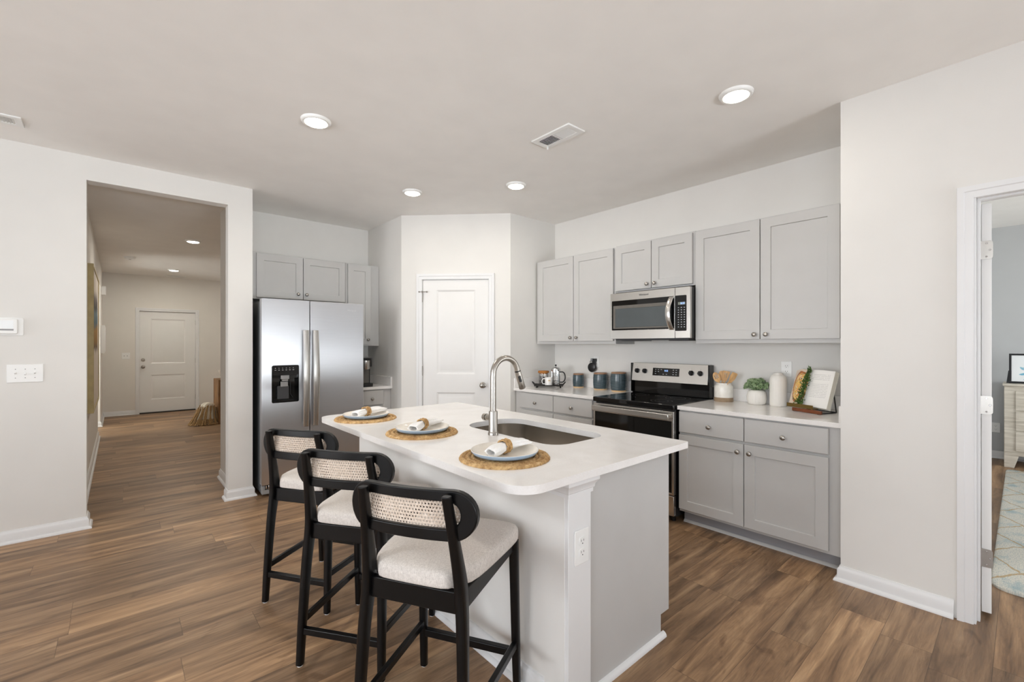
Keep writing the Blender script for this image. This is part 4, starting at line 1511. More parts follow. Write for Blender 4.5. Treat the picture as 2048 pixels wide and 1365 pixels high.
# ------------------------------------------------------------------ ceiling fixtures
def can_light(label, x, y, z, power, r=0.088, nm='can_lamp'):
    t_ = thing('recessed_light', label, 'ceiling light', (x, y, z), 0, 'recessed ceiling lights')
    mb = MB()
    mb.lathe([(r*0.77, -0.016), (r*0.82, -0.018), (r*0.92, -0.015), (r*0.98, -0.008), (r, 0.0), (r*0.70, 0.0), (r*0.70, -0.010), (r*0.77, -0.016)], n=40)
    mb.build('trim_ring', 'white_plastic', t_, angle=60)
    MB().lathe([(0.0005, -0.028), (r*0.40, -0.0265), (r*0.65, -0.0215), (r*0.765, -0.0155), (r*0.765, -0.002), (0.0005, -0.002)], n=40).build('lens', 'lens', t_, angle=60)
    l = bpy.data.lights.new(nm, 'AREA')
    l.shape = 'DISK'
    l.size = 0.12
    l.energy = power
    l.color = REAR_FILL_COLOR if nm == 'rear_fill_lamp' else CAN_COLOR
    o = bpy.data.objects.new(nm, l)
    COL.objects.link(o)
    o.parent = t_
    o.location = (0, 0, -0.032)
    return t_


can_light('recessed ceiling light nearest the left wall, above the stools', 0.920, 2.893, CEIL, CAN_POWER[0], nm='can_lamp_a')
can_light('recessed ceiling light at right near the top of the right wall', 2.573, 1.050, CEIL, CAN_POWER[1], nm='can_lamp_b')
can_light('recessed ceiling light left of the pair before the pantry door', 2.010, 3.666, CEIL, CAN_POWER[2], nm='can_lamp_c')
can_light('recessed ceiling light right of the pair before the pantry door', 2.600, 2.911, CEIL, CAN_POWER[3], nm='can_lamp_d')
can_light('nearer recessed light in the hall ceiling', 0.725, 7.111, 2.70, HALL_CAN_POWER, nm='hall_lamp')
can_light('farther recessed light in the hall ceiling near the front door', 0.747, 10.10, 2.70, HALL_CAN_POWER, nm='hall_lamp')


def vent(label, loc, rz, L=0.34, Wd=0.16, half=True):
    r = thing('air_vent', label, 'air vent', loc, rz)
    mb = MB()
    mb.holed([(-Wd/2, -L/2), (Wd/2, -L/2), (Wd/2, L/2), (-Wd/2, L/2)], [(-Wd/2+0.034, -L/2+0.035), (Wd/2-0.034, -L/2+0.035), (Wd/2-0.034, L/2-0.035), (-Wd/2+0.034, L/2-0.035)], -0.010, 0.0)
    mb.build('vent_frame', 'white_plastic', r, bevel=0.003)
    MB().box(-Wd/2+0.030, Wd/2-0.030, -L/2+0.030, L/2-0.030, -0.0012, -0.0004).build('vent_duct', 'black', r)
    n = 20
    for i in range(n):
        y = -L/2 + 0.040 + (L-0.080)*i/(n-1)
        sgn = 1 if i < n/2 else -1
        m_ = MB().box(-Wd/2+0.033, Wd/2-0.033, -0.0007, 0.0007, -0.0065, 0.0065)
        m_.xf(Matrix.Translation((0, y, -0.0060)) @ Matrix.Rotation(sgn*0.85, 4, 'X'))
        m_.build('louver', 'white_plastic', r)
    MB().box(-Wd/2+0.033, Wd/2-0.033, -0.006, 0.006, -0.0105, -0.002).build('vent_divider', 'white_plastic', r)
    MB().box(Wd/2-0.030, Wd/2-0.022, L/2-0.030, L/2-0.024, -0.030, -0.008).build('damper_lever', 'white_plastic', r)
    return r


vent('white ceiling air vent between the recessed lights', (2.196, 2.046, CEIL), 0.0)
vent('white ceiling air vent at the left edge of the picture', (-0.62, 4.12, CEIL), PI/2)
vent('white air vent in the hall ceiling close to the front door', (0.84, 11.0, 2.70), PI/2, 0.32, 0.14)
sd = thing('smoke_detector', 'white round smoke detector on the hall ceiling', 'smoke detector', (0.13, 9.05, 2.70))
MB().lathe([(0.0005, -0.040), (0.045, -0.040), (0.060, -0.034), (0.066, -0.014), (0.074, -0.010), (0.076, 0.0), (0.0005, 0.0)], n=32).build('detector_body', 'white_plastic', sd, angle=35)
MB().lathe([(0.010, -0.0425), (0.016, -0.0425), (0.016, -0.039), (0.010, -0.039), (0.010, -0.0425)], n=20).build('test_button', 'grey_plastic', sd)

for i_, (x_, y_) in enumerate(((-2.2, 1.6), (-2.2, -2.2), (0.4, -2.2))):  # made-up fixtures out of view, added as fill for the kitchen
    can_light('added recessed fill light, unseen behind the camera, %s' % ('left front', 'left rear', 'right rear')[i_], x_, y_, CEIL, REAR_FILL_POWER, nm='rear_fill_lamp')

# hall wall boxes
eb = thing('electrical_panel', 'white electrical panel box on the far left hall wall', 'panel box', (HX, 10.48, 1.44), PI/2)
MB().box(-0.19, 0.19, -0.05, 0.0, -0.24, 0.24).build('panel_box', 'white_plastic', eb, bevel=0.004)
MB().box(-0.165, 0.165, -0.058, -0.049, -0.21, 0.21).build('panel_cover', 'white_plastic', eb, bevel=0.003)
cb_ = thing('door_chime', 'small white door chime box high on the hall wall', 'door chime', (HX, 10.6, 2.29), PI/2)
MB().box(-0.08, 0.08, -0.06, 0.0, -0.075, 0.075).build('chime_cover', 'white_plastic', cb_, bevel=0.008, seg=3)

# large framed canvas on the hall wall
pc = thing('framed_painting', 'tall abstract painting in a champagne frame on the left hall wall', 'painting', (HX, 5.80, 0.70), PI/2)
mb = MB()
mb.holed([(0, 0), (1.55, 0), (1.55, 1.42), (0, 1.42)], [(0.022, 0.022), (1.528, 0.022), (1.528, 1.398), (0.022, 1.398)], -0.052, -0.002, lambda a, b, c_: (a, c_, b))
mb.build('picture_frame', 'art_frame', pc, bevel=0.002)
MB().box(0.024, 1.526, -0.044, -0.010, 0.024, 1.396).build('canvas', 'art', pc)

# ------------------------------------------------------------------ bar stools
def catmull(pts, n=6):
    P = [Vector(p) for p in pts]
    P = [P[0]*2 - P[1]] + P + [P[-1]*2 - P[-2]]
    out = []
    for i in range(1, len(P)-2):
        for k in range(n):
            t_ = k/n
            a, b, c_, d_ = P[i-1], P[i], P[i+1], P[i+2]
            out.append(0.5*((2*b) + (c_-a)*t_ + (2*a-5*b+4*c_-d_)*t_*t_ + (3*b-a-3*c_+d_)*t_**3))
    out.append(P[-2])
    return out


def leg_mb(pts, n=6):
    """pts: (u, v, z, half-size along u, half-size along v); horizontal rounded sections"""
    P = catmull([p[:3] for p in pts], n)
    S = catmull([(p[3], p[4], 0) for p in pts], n)
    rings = []
    for p, s_ in zip(P, S):
        ring = []
        for i in range(16):
            a = 2*PI*i/16
            ca, sa = math.cos(a), math.sin(a)
            ring.append((p.x + s_.x*math.copysign(abs(ca)**0.6, ca), p.y + s_.y*math.copysign(abs(sa)**0.6, sa), p.z))
        rings.append(ring)
    return MB().loft(rings)


def back_u(v):
    return 0.018 + 0.62*v*v


def stadium(hw, hh, cz, n=16):
    r = min(hh, hw)
    pts = []
    for s_ in (1, -1):
        for i in range(n+1):
            a = -PI/2 + PI*i/n
            if s_ == 1:
                pts.append((hw - r + r*math.cos(a), cz + hh*math.sin(a)))
            else:
                pts.append((-(hw - r) - r*math.cos(a), cz - hh*math.sin(a)))
    # subdivide straight runs
    out = []
    for i in range(len(pts)):
        a, b = pts[i], pts[(i+1) % len(pts)]
        m = 10 if math.hypot(a[0]-b[0], a[1]-b[1]) > 0.06 else 1
        for k in range(m):
            out.append((a[0] + (b[0]-a[0])*k/m, a[1] + (b[1]-a[1])*k/m))
    return out


def make_stool(label, loc, rz):
    r = thing('bar_stool', label, 'bar stool', loc, rz, 'bar stools at the island')
    for s_ in (1, -1):
        o = leg_mb([(0.024, s_*0.190, 0.004, 0.015, 0.0145), (0.034, s_*0.186, 0.18, 0.018, 0.0155), (0.050, s_*0.178, 0.42, 0.022, 0.016), (0.062, s_*0.169, 0.56, 0.027, 0.016), (0.058, s_*0.164, 0.64, 0.027, 0.0155), (0.030, s_*0.155, 0.78, 0.019, 0.0145), (0.002, s_*0.147, 0.905, 0.0145, 0.014)]).build('leg', 'black_wood', r, bevel=0.003, angle=50)
        MB().cyl((0.024, s_*0.190, 0.0), (0.024, s_*0.190, 0.006), 0.012, n=12).build('foot_glide', 'white_plastic', o)
    for s_ in (1, -1):
        o = leg_mb([(0.482, s_*0.206, 0.004, 0.014, 0.014), (0.474, s_*0.204, 0.2, 0.016, 0.016), (0.460, s_*0.200, 0.595, 0.018, 0.018)], 3).build('leg', 'black_wood', r, angle=50)
        MB().cyl((0.482, s_*0.206, 0.0), (0.482, s_*0.206, 0.006), 0.012, n=12).build('foot_glide', 'white_plastic', o)
    # aprons
    MB().box(0.055, 0.078, -0.156, 0.156, 0.526, 0.594).build('seat_apron', 'black_wood', r, bevel=0.003)
    MB().box(0.450, 0.472, -0.186, 0.186, 0.548, 0.594).build('seat_apron', 'black_wood', r, bevel=0.003)
    for s_ in (1, -1):
        m_ = MB()
        m_.add([(0.070, s_*0.172, 0.526), (0.455, s_*0.206, 0.560), (0.455, s_*0.206, 0.594), (0.070, s_*0.172, 0.594),
                (0.070, s_*0.152, 0.526), (0.455, s_*0.186, 0.560), (0.455, s_*0.186, 0.594), (0.070, s_*0.152, 0.594)],
               [(0, 1, 2, 3), (7, 6, 5, 4), (0, 4, 5, 1), (1, 5, 6, 2), (2, 6, 7, 3), (3, 7, 4, 0)])
        m_.build('seat_apron', 'black_wood', r, bevel=0.003)
        m_ = MB()
        a, b = Vector((0.040, s_*0.184, 0.188)), Vector((0.470, s_*0.203, 0.188))
        m_.add([a + Vector((0, -0.010, -0.014)), a + Vector((0, 0.010, -0.014)), a + Vector((0, 0.010, 0.014)), a + Vector((0, -0.010, 0.014)),
                b + Vector((0, -0.010, -0.014)), b + Vector((0, 0.010, -0.014)), b + Vector((0, 0.010, 0.014)), b + Vector((0, -0.010, 0.014))],
               [(0, 1, 2, 3), (7, 6, 5, 4), (0, 4, 5, 1), (1, 5, 6, 2), (2, 6, 7, 3), (3, 7, 4, 0)])
        m_.build('stretcher', 'black_wood', r, bevel=0.003)
    MB().box(0.022, 0.044, -0.180, 0.180, 0.132, 0.160).build('stretcher', 'black_wood', r, bevel=0.003)
    MB().box(0.464, 0.488, -0.198, 0.198, 0.135, 0.165).build('stretcher', 'black_wood', r, bevel=0.003)
    # cushion: outline flares from the rear posts to the front
    out = []
    half = [(0.050, 0.132), (0.085, 0.142), (0.105, 0.180), (0.20, 0.196), (0.30, 0.207), (0.40, 0.217), (0.450, 0.219), (0.486, 0.212), (0.504, 0.192), (0.511, 0.140), (0.514, 0.06)]
    half = [(0.046, 0.0), (0.047, 0.08)] + half + [(0.514, 0.0)]
    outline = half + [(u, -v) for u, v in half[-2:0:-1]]
    rings = []
    cu_ = 0.29
    for ins, z in ((0.003, 0.595), (0.0, 0.599), (-0.002, 0.612), (-0.001, 0.632), (0.006, 0.645), (0.022, 0.651), (0.06, 0.655), (0.16, 0.657)):
        ring = []
        for u, v in outline:
            L0 = math.hypot(u-cu_, v)
            k = max(0.05, (L0 - ins)/L0)
            ring.append((cu_ + (u-cu_)*k, v*k, z))
        rings.append(ring)
    MB().loft(rings).build('seat_cushion', 'fabric', r, angle=80, subsurf=1)
    # curved stadium back frame
    cz, hh, hw = 0.835, 0.077, 0.226
    outl = stadium(hw, hh, cz)
    inl = stadium(hw - 0.050, 0.0415, cz + 0.002)
    m_ = MB()
    n = len(outl)
    T = 0.0125
    vs = []
    for loop in (outl, inl):
        for dd in (-T, T):
            for v, z in loop:
                vs.append((back_u(v) + 0.010 + dd, v, z))
    fs = []
    for i in range(n):
        j = (i+1) % n
        fs += [(i, j, 2*n+j, 2*n+i), (n+i, 3*n+i, 3*n+j, n+j), (i, n+i, n+j, j), (2*n+i, 2*n+j, 3*n+j, 3*n+i)]
    m_.add(vs, fs)
    m_.build('back_frame', 'black_wood', r, bevel=0.004, seg=3)
    # cane webbing with real holes
    m_ = MB()
    p = 0.0108
    nx, nz = 34, 8
    for ix in range(-nx//2, nx//2):
        for iz in range(nz):
            sh_ = 0.0
            x0 = (ix)*p + (p/2 if iz % 2 else 0)
            z0 = cz + 0.002 - nz*p/2 + iz*p
            xm, zm = x0 + p/2, z0 + p/2
            ro = p*0.27
            sq = [(x0, z0), (xm, z0), (x0+p, z0), (x0+p, zm), (x0+p, z0+p), (xm, z0+p), (x0, z0+p), (x0, zm)]
            hole = [(xm + ro*math.cos(a), zm + ro*math.sin(a)) for a in [PI*(-0.75 + 0.25*k) for k in range(8)]]
            vs = [(back_u(v) + 0.012, v, z) for v, z in sq] + [(back_u(v) + 0.0125, v, z) for v, z in hole]
            m_.add(vs, [(k, (k+1) % 8, 8+(k+1) % 8, 8+k) for k in range(8)])
    m_.build('cane_panel', 'cane', r, solid=0.0022)
    return r


st = make_stool('bar stool nearest the camera, black wood with cane back, by the island corner', (0.651, 1.247, 0), math.radians(29.7))
dup(st, (0.663, 1.839, 0), math.radians(35.0), 'middle bar stool of the row, black wood with cane back, between two others')
dup(st, (0.662, 2.451, 0), math.radians(33.2), 'farthest bar stool of the row, black with cane back, next to the refrigerator')

# ------------------------------------------------------------------ place settings
def place_setting(x, y, ang, which, seed):
    rnd = random.Random(seed)
    mt = MB()
    R, rings_n, sub, na = 0.184, 8, 6, 168
    rings = []
    for i in range(rings_n*sub + 1):
        rr = R*i/(rings_n*sub)
        ph = (i % sub)/sub
        ring = []
        for k in range(na):
            a = 2*PI*k/na
            ridx = min(i//sub, rings_n-1)
            h_ = 0.003 + 0.008*abs(math.sin(PI*(i/sub)))**0.7 if i < rings_n*sub else 0.003
            tw = math.sin(a*(10 + ridx*10) + ridx*1.7 + ph*5.0)
            h_ += 0.0016*tw*(1 if 0 < i < rings_n*sub else 0)
            q = rr + (0.0008*math.sin(a*37 + 2) if i > rings_n*sub - 3 else 0)
            ring.append((max(q, 0.0004)*math.cos(a), max(q, 0.0004)*math.sin(a), h_))
        rings.append(ring)
    rings.append([(p[0]*1.002, p[1]*1.002, 0.0) for p in rings[-1]])
    mt.loft(rings)
    o = mt.build('placemat', 'straw', loc=(x, y, ZC + 0.0003), rz=rnd.random()*6, angle=70)
    tag(o, 'round braided straw placemat %s' % which, 'placemat', 'braided placemats on the island')
    pz = ZC + 0.0115
    pm = MB()
    pm.lathe([(0.0005, 0.003), (0.088, 0.003), (0.108, 0.006), (0.124, 0.012), (0.134, 0.0205), (0.1365, 0.0225), (0.1385, 0.0215), (0.138, 0.018), (0.130, 0.007), (0.115, 0.001), (0.095, -0.001), (0.080, 0.0), (0.0005, 0.0)], n=56)
    o = pm.build('dinner_plate', 'plate', loc=(x + 0.004, y + 0.004, pz + 0.001), angle=60)
    tag(o, 'cream plate with pale blue rim %s' % which, 'plate', 'dinner plates on the placemats')
    # rolled napkin: gathered in the ring, looped open towards the stool, fanned out behind
    nm = MB()
    rings = []
    N = 40
    secs = [(-0.098, 0.030, 0.016, 0.020), (-0.085, 0.034, 0.020, 0.022), (-0.060, 0.033, 0.022, 0.024), (-0.030, 0.024, 0.021, 0.026), (0.0, 0.019, 0.019, 0.028), (0.030, 0.023, 0.020, 0.029), (0.065, 0.036, 0.019, 0.030), (0.100, 0.050, 0.016, 0.031), (0.128, 0.058, 0.012, 0.030)]
    for k, (t_, a_, b_, zc) in enumerate(secs):
        ring = []
        for i in range(N):
            an = 2*PI*i/N
            wob = 1 + 0.10*math.sin(5*an + k*0.5 + seed) + 0.05*math.sin(11*an + seed)*(abs(t_)/0.06)
            tt = t_ + (0.010*math.cos(an*1 + seed) if k in (0, len(secs)-1) else 0)
            ring.append((tt, a_*wob*math.cos(an), zc + b_*wob*math.sin(an)))
        rings.append(ring)
    nm.loft(rings, cap=False)
    ins = []
    for k, (t_, a_, b_, zc) in enumerate(secs[:4]):
        ins.append([(t_ + 0.002, a_*0.62*math.cos(2*PI*i/N), zc + 0.001 + b_*0.62*math.sin(2*PI*i/N)) for i in range(N)])
    nm.loft([rings[0], ins[0]], cap=False)
    nm.loft(ins, cap=False)
    ine = [[(t_ - 0.002, a_*0.86*math.cos(2*PI*i/N), zc + 0.001 + b_*0.70*math.sin(2*PI*i/N)) for i in range(N)] for (t_, a_, b_, zc) in secs[-3:]]
    nm.loft([rings[-1], ine[-1]], cap=False)
    nm.loft(ine, cap=False)
    # inner roll showing in the open end
    nm.tube([(0.125, 0.015, 0.031), (0.09, 0.012, 0.031), (0.04, 0.004, 0.030)], [0.013, 0.010, 0.007], 12)
    o = nm.build('cloth_napkin', 'napkin', loc=(x + 0.004, y + 0.004, pz + 0.0045), rz=ang, angle=80, subsurf=1)
    tag(o, 'white rolled napkin through a ring on the plate %s' % which, 'napkin', 'rolled napkins on the plates')
    rm = MB()
    rr = []
    for j in range(5):
        tt = -0.014 + j*0.007
        pts = []
        for i in range(40):
            an = 2*PI*i/40
            rad = 0.0262 + 0.0012*math.sin(an*9 + j*2)
            pts.append((tt + 0.0016*math.sin(an*7 + j), rad*math.cos(an), 0.0305 + (rad*0.98)*math.sin(an)))
        rm.tube(pts, 0.0036, 8, closed=True)
    o = rm.build('napkin_ring', 'straw_ring', loc=(x + 0.004, y + 0.004, pz + 0.0035), rz=ang, angle=70)
    tag(o, 'woven straw napkin ring %s' % which, 'napkin ring', 'woven napkin rings')


place_setting(1.179, 1.390, math.radians(14), 'nearest the camera beside the faucet', 1)
place_setting(1.187, 2.062, math.radians(30), 'in the middle of the island row', 2)
place_setting(1.150, 2.684, math.radians(24), 'at the island end by the refrigerator', 3)

# ------------------------------------------------------------------ coffee maker
km = thing('coffee_maker', 'black and grey single-serve coffee maker beside the refrigerator', 'coffee maker', (2.000, 4.700, ZC))
mb = MB()
mb.prism(rrect(-0.095, 0.095, 0.065, 0.34, 0.02, 6), 0.002, 0.300)
mb.prism(rrect(-0.095, 0.095, 0.01, 0.34, 0.03, 6), 0.215, 0.312)
mb.build('machine_body', 'black', km, bevel=0.008, seg=3)
MB().prism(rrect(-0.092, 0.092, -0.03, 0.20, 0.03, 6), 0.0005, 0.034).build('drip_tray', 'black', km, bevel=0.004)
MB().box(-0.075, 0.075, 0.059, 0.066, 0.036, 0.212).build('front_panel', 'warm_grey', km, bevel=0.002)
MB().lathe([(0.0005, 0.190), (0.042, 0.190), (0.048, 0.200), (0.050, 0.285), (0.0005, 0.286)], c=(0.02, 0.030, 0), n=28).build('brew_head', 'steel_h', km, angle=40)
MB().prism(rrect(-0.062, 0.075, 0.02, 0.16, 0.045, 8), 0.313, 0.322).build('lid_handle', 'grey_plastic', km, bevel=0.003)

# ------------------------------------------------------------------ tray group in the corner
TC = Vector((3.478, 3.365))
TT, TB = Vector((0.67, -0.742)), Vector((0.742, 0.67))
TA = math.atan2(TT.y, TT.x)


def tp(a, b):
    p = TC + TT*a + TB*b
    return p.x, p.y


ZT = ZC + 0.0225
tr = thing('serving_tray', 'black iron tray with curled handles on the left worktop', 'tray', (TC.x, TC.y, ZC), TA)
mb = MB()
mb.box(-0.148, 0.148, -0.095, 0.095, 0.018, 0.022)
mb.sweep(rrect(-0.150, 0.150, -0.097, 0.097, 0.004, 2), [(0.002, 0.018), (-0.002, 0.018), (-0.006, 0.030), (-0.002, 0.030)], lambda x, y, z: (x, y, z), closed=True)
mb.build('tray_pan', 'black_metal', tr)
for s_ in (1, -1):
    mb = MB()
    pts = []
    for i in range(13):
        a = PI*i/12
        pts.append((s_*(0.150 + 0.028*math.sin(a)), -0.05*math.cos(a), 0.026 + 0.032*math.sin(a)))
    mb.tube(pts, 0.0045, 8)
    mb.build('tray_handle', 'black_metal', tr)
for xx in (-0.125, 0.125):
    for yy in (-0.075, 0.075):
        MB().lathe([(0.0005, 0), (0.008, 0), (0.009, 0.006), (0.005, 0.012), (0.007, 0.018), (0.0005, 0.018)], c=(xx, yy, 0), n=14).build('tray_foot', 'black_metal', tr)

jx, jy = tp(-0.058, 0.030)
jr = thing('storage_jar', 'glass jar of coffee beans with cork lid on the tray', 'jar', (jx, jy, ZT))
mb = MB()
mb.lathe([(0.0005, 0.001), (0.050, 0.001), (0.052, 0.006), (0.052, 0.128), (0.0495, 0.128), (0.0495, 0.008), (0.0005, 0.006)], n=36)
mb.build('glass_body', 'glass', jr, angle=40)
mb = MB()
rings = []
for rr, zz in ((0.0005, 0.0085), (0.0485, 0.0085), (0.0488, 0.06)):
    rings.append([(rr*math.cos(2*PI*i/32), rr*math.sin(2*PI*i/32), zz) for i in range(32)])
for rr in (0.0488, 0.03, 0.001):
    rings.append([(rr*math.cos(2*PI*i/32), rr*math.sin(2*PI*i/32), 0.086 - 0.30*rr*math.cos(2*PI*i/32 + 0.6)) for i in range(32)])
mb.loft(rings)
mb.build('coffee_beans', 'beans', jr)
MB().lathe([(0.0005, 0.118), (0.047, 0.118), (0.048, 0.129), (0.058, 0.130), (0.060, 0.136), (0.060, 0.147), (0.056, 0.152), (0.0005, 0.152)], n=32).build('cork_lid', 'cork', jr, angle=40)

px_, py_ = tp(0.074, 0.026)
fp = thing('french_press', 'glass french press with chrome lid and black handle on the tray', 'french press', (px_, py_, ZT), TA - 0.25)
MB().lathe([(0.0005, 0.010), (0.046, 0.010), (0.0475, 0.016), (0.0475, 0.160), (0.0455, 0.160), (0.0455, 0.018), (0.0005, 0.013)], n=36).build('glass_beaker', 'glass', fp, angle=40)
mb = MB()
for zz in (0.014, 0.140):
    mb.lathe([(0.0478, zz), (0.0500, zz), (0.0500, zz + (0.006 if zz < 0.1 else 0.020)), (0.0478, zz + (0.006 if zz < 0.1 else 0.020)), (0.0478, zz)], n=36)
for k in range(4):
    a = PI/4 + k*PI/2
    mb.tube([(0.050*math.cos(a), 0.050*math.sin(a), 0.150), (0.0495*math.cos(a), 0.0495*math.sin(a), 0.03), (0.056*math.cos(a), 0.056*math.sin(a), 0.001)], 0.0032, 6)
mb.build('metal_frame', 'chrome', fp, angle=40)
MB().lathe([(0.0005, 0.160), (0.050, 0.160), (0.051, 0.168), (0.047, 0.180), (0.034, 0.189), (0.012, 0.193), (0.0005, 0.194)], n=36).build('press_lid', 'chrome', fp, angle=40)
mb = MB()
mb.cyl((0, 0, 0.19), (0, 0, 0.206), 0.0025, n=8)
mb.sphere((0, 0, 0.212), 0.0105, 16, 10)
mb.build('plunger_knob', 'black', fp)
mb = MB()
mb.cyl((0, 0, 0.05), (0, 0, 0.19), 0.002, n=8)
mb.lathe([(0.0005, 0.040), (0.044, 0.040), (0.044, 0.048), (0.0005, 0.050)], n=28)
mb.build('plunger', 'chrome', fp)
mb = MB()
hp = [(0.048, 0, 0.140), (0.075, 0, 0.142), (0.096, 0, 0.125), (0.104, 0, 0.090), (0.098, 0, 0.055), (0.078, 0, 0.034), (0.048, 0, 0.032)]
mb.tube([tuple(p) for p in catmull(hp, 4)], 0.0068, 10)
mb.build('press_handle', 'black', fp, angle=50)

mx_, my_ = tp(0.000, -0.048)
mg = thing('coffee_mug', 'white coffee mug with gold emblem on the tray', 'mug', (mx_, my_, ZT), TA)
MB().lathe([(0.0005, 0.0), (0.036, 0.0), (0.040, 0.004), (0.040, 0.086), (0.0375, 0.088), (0.0365, 0.084), (0.0365, 0.008), (0.0005, 0.006)], n=36).build('mug_body', 'mug', mg, angle=40)
mb = MB()
hp = [(-0.038, 0, 0.070), (-0.056, 0, 0.072), (-0.069, 0, 0.058), (-0.070, 0, 0.034), (-0.058, 0, 0.018), (-0.038, 0, 0.018)]
mb.tube([tuple(p) for p in catmull(hp, 4)], 0.0052, 10)
mb.build('mug_handle', 'mug', mg, angle=50)
mb = MB()
em = [(-0.013, 0.010), (-0.009, -0.002), (0.009, -0.002), (0.013, 0.010), (0.0075, 0.005), (0.0055, 0.015), (0.0, 0.007), (-0.0055, 0.015), (-0.0075, 0.005)]
em2 = [(-0.009, -0.012), (0.009, -0.012), (0.009, -0.005), (-0.009, -0.005)]
for poly in (em, em2):
    vs = []
    for a, b in poly:
        th_ = -PI/2 + (a + 0.006)/0.0402
        vs.append((0.0403*math.cos(th_), 0.0403*math.sin(th_), 0.050 + b))
    mb.add(vs, [tuple(range(len(vs)))])
mb.build('emblem', 'gold', mg)


# ------------------------------------------------------------------ canisters
def canister(label, x, y, r, h):
    t_ = thing('canister', label, 'canister', (x, y, ZC), 0, 'blue-grey canisters')
    hb = h - 0.014
    mb = MB()
    prof = [(0.0005, 0.0), (r*0.86, 0.0), (r*0.90, 0.004)]
    for i in range(13):
        z = 0.012 + (hb - 0.012)*i/12
        k = i/12
        prof.append((r*(0.92 + 0.09*math.sin(PI*(0.1 + 0.8*k))) + 0.0008*(i % 2), z))
    prof += [(r*0.90, hb), (r*0.86, hb - 0.004), (0.0005, hb - 0.005)]
    mb.lathe(prof, n=40)
    mb.build('canister_body', 'canister', t_, angle=50)
    MB().lathe([(0.0005, hb - 0.004), (r*0.87, hb - 0.004), (r*0.93, hb + 0.001), (r*0.93, hb + 0.011), (r*0.88, hb + 0.014), (0.0005, hb + 0.014)], n=40).build('wooden_lid', 'lid_wood', t_, angle=40)


canister('smallest blue-grey canister with wooden lid, nearest the tray', 3.700, 3.140, 0.060, 0.150)
canister('middle-sized blue-grey canister with wooden lid, second of three', 3.698, 2.846, 0.073, 0.172)
canister('largest blue-grey canister with wooden lid, beside the range', 3.694, 2.622, 0.077, 0.188)

# ------------------------------------------------------------------ utensil crock
cx_, cy_ = 3.688, 1.602
cr = MB()
cr.lathe([(0.0005, 0.0), (0.069, 0.0), (0.071, 0.003), (0.071, 0.112), (0.068, 0.124), (0.060, 0.133), (0.056, 0.137), (0.057, 0.146), (0.058, 0.150), (0.053, 0.150), (0.051, 0.140), (0.064, 0.120), (0.066, 0.01), (0.0005, 0.008)], n=44)
o = cr.build('utensil_crock', 'crock', loc=(cx_, cy_, ZC), angle=40)
tag(o, 'white stoneware crock with bare clay base beside the range', 'crock')


def utensil(name, label, base, tip, face, head):
    """base/tip relative to crock centre, head: outline (across, along), optional slots"""
    b, t_ = Vector(base), Vector(tip)
    ax = (t_ - b).normalized()
    fz = Vector(face)
    fz = (fz - ax*fz.dot(ax)).normalized()
    sd_ = ax.cross(fz)
    L = (t_ - b).length
    outl, holes, th = head
    mb = MB()

    def mp(a, l, w_):
        p = b + ax*l + sd_*a + fz*w_
        return (p.x, p.y, p.z)
    mb.tube([mp(0, 0.0, 0), mp(0, L*0.5, 0), mp(0, L - 0.055, 0)], [0.0055, 0.0055, 0.0050], 8, flat=(1, 0.7))
    loop = [(a, L + l) for a, l in outl]
    if holes:
        # slots as separate slits: split the head into bars
        a0 = min(a for a, l in outl)
        a1 = max(a for a, l in outl)
        mb.holed(loop, [[(a, L + l) for a, l in hh] for hh in holes], -th/2, th/2, mp)
    else:
        mb.prism(loop, -th/2, th/2, mp)
    o = mb.build(name, 'utensil', loc=(cx_, cy_, ZC), bevel=0.001)
    return tag(o, label, 'utensil', 'wooden utensils in the crock')


def spoon_head(w_, l_):
    return [(w_*math.sin(2*PI*i/24)*(1 + 0.12*math.cos(2*PI*i/24)), -l_/2 + l_/2*(-math.cos(2*PI*i/24))) for i in range(24)]


FV = (-0.92, -0.39, 0.05)      # towards the room
utensil('slotted_spoon', 'light wooden slotted spoon leaning left in the crock', (0.02, -0.02, 0.012), (-0.030, 0.062, 0.232), FV, (spoon_head(0.027, 0.085), [rrect(-0.0135, -0.0085, -0.055, -0.024, 0.002, 2), rrect(-0.0025, 0.0025, -0.062, -0.018, 0.002, 2), rrect(0.0085, 0.0135, -0.055, -0.024, 0.002, 2)], 0.005))
utensil('wooden_spoon', 'darker wooden spoon behind the slotted spoon in the crock', (0.01, 0.0, 0.012), (0.010, 0.024, 0.245), FV, (spoon_head(0.025, 0.080), None, 0.006))
utensil('slotted_spatula', 'wooden slotted spatula standing upright at the middle of the crock', (0.0, 0.02, 0.012), (0.020, -0.014, 0.244), FV, ([(-0.011, -0.085), (0.011, -0.085), (0.027, -0.02), (0.029, 0.0), (-0.027, 0.0), (-0.025, -0.02)], [[(-0.008, -0.060), (-0.004, -0.060), (-0.004, -0.015), (-0.009, -0.015)], [(0.003, -0.060), (0.007, -0.060), (0.010, -0.015), (0.005, -0.015)]], 0.005))
utensil('wooden_scraper', 'broad wooden spatula leaning right in the crock', (0.01, 0.03, 0.012), (0.012, -0.086, 0.234), FV, ([(-0.010, -0.090), (0.010, -0.090), (0.022, -0.05), (0.022, -0.005), (0.012, 0.0), (-0.020, -0.004), (-0.022, -0.04)], None, 0.006))
utensil('wooden_stirrer', 'slim wooden stirring stick leaning far right in the crock', (-0.02, 0.03, 0.012), (-0.040, -0.094, 0.232), FV, ([(-0.007, -0.06), (0.007, -0.06), (0.008, -0.006), (0.0, 0.0), (-0.008, -0.006)], None, 0.006))

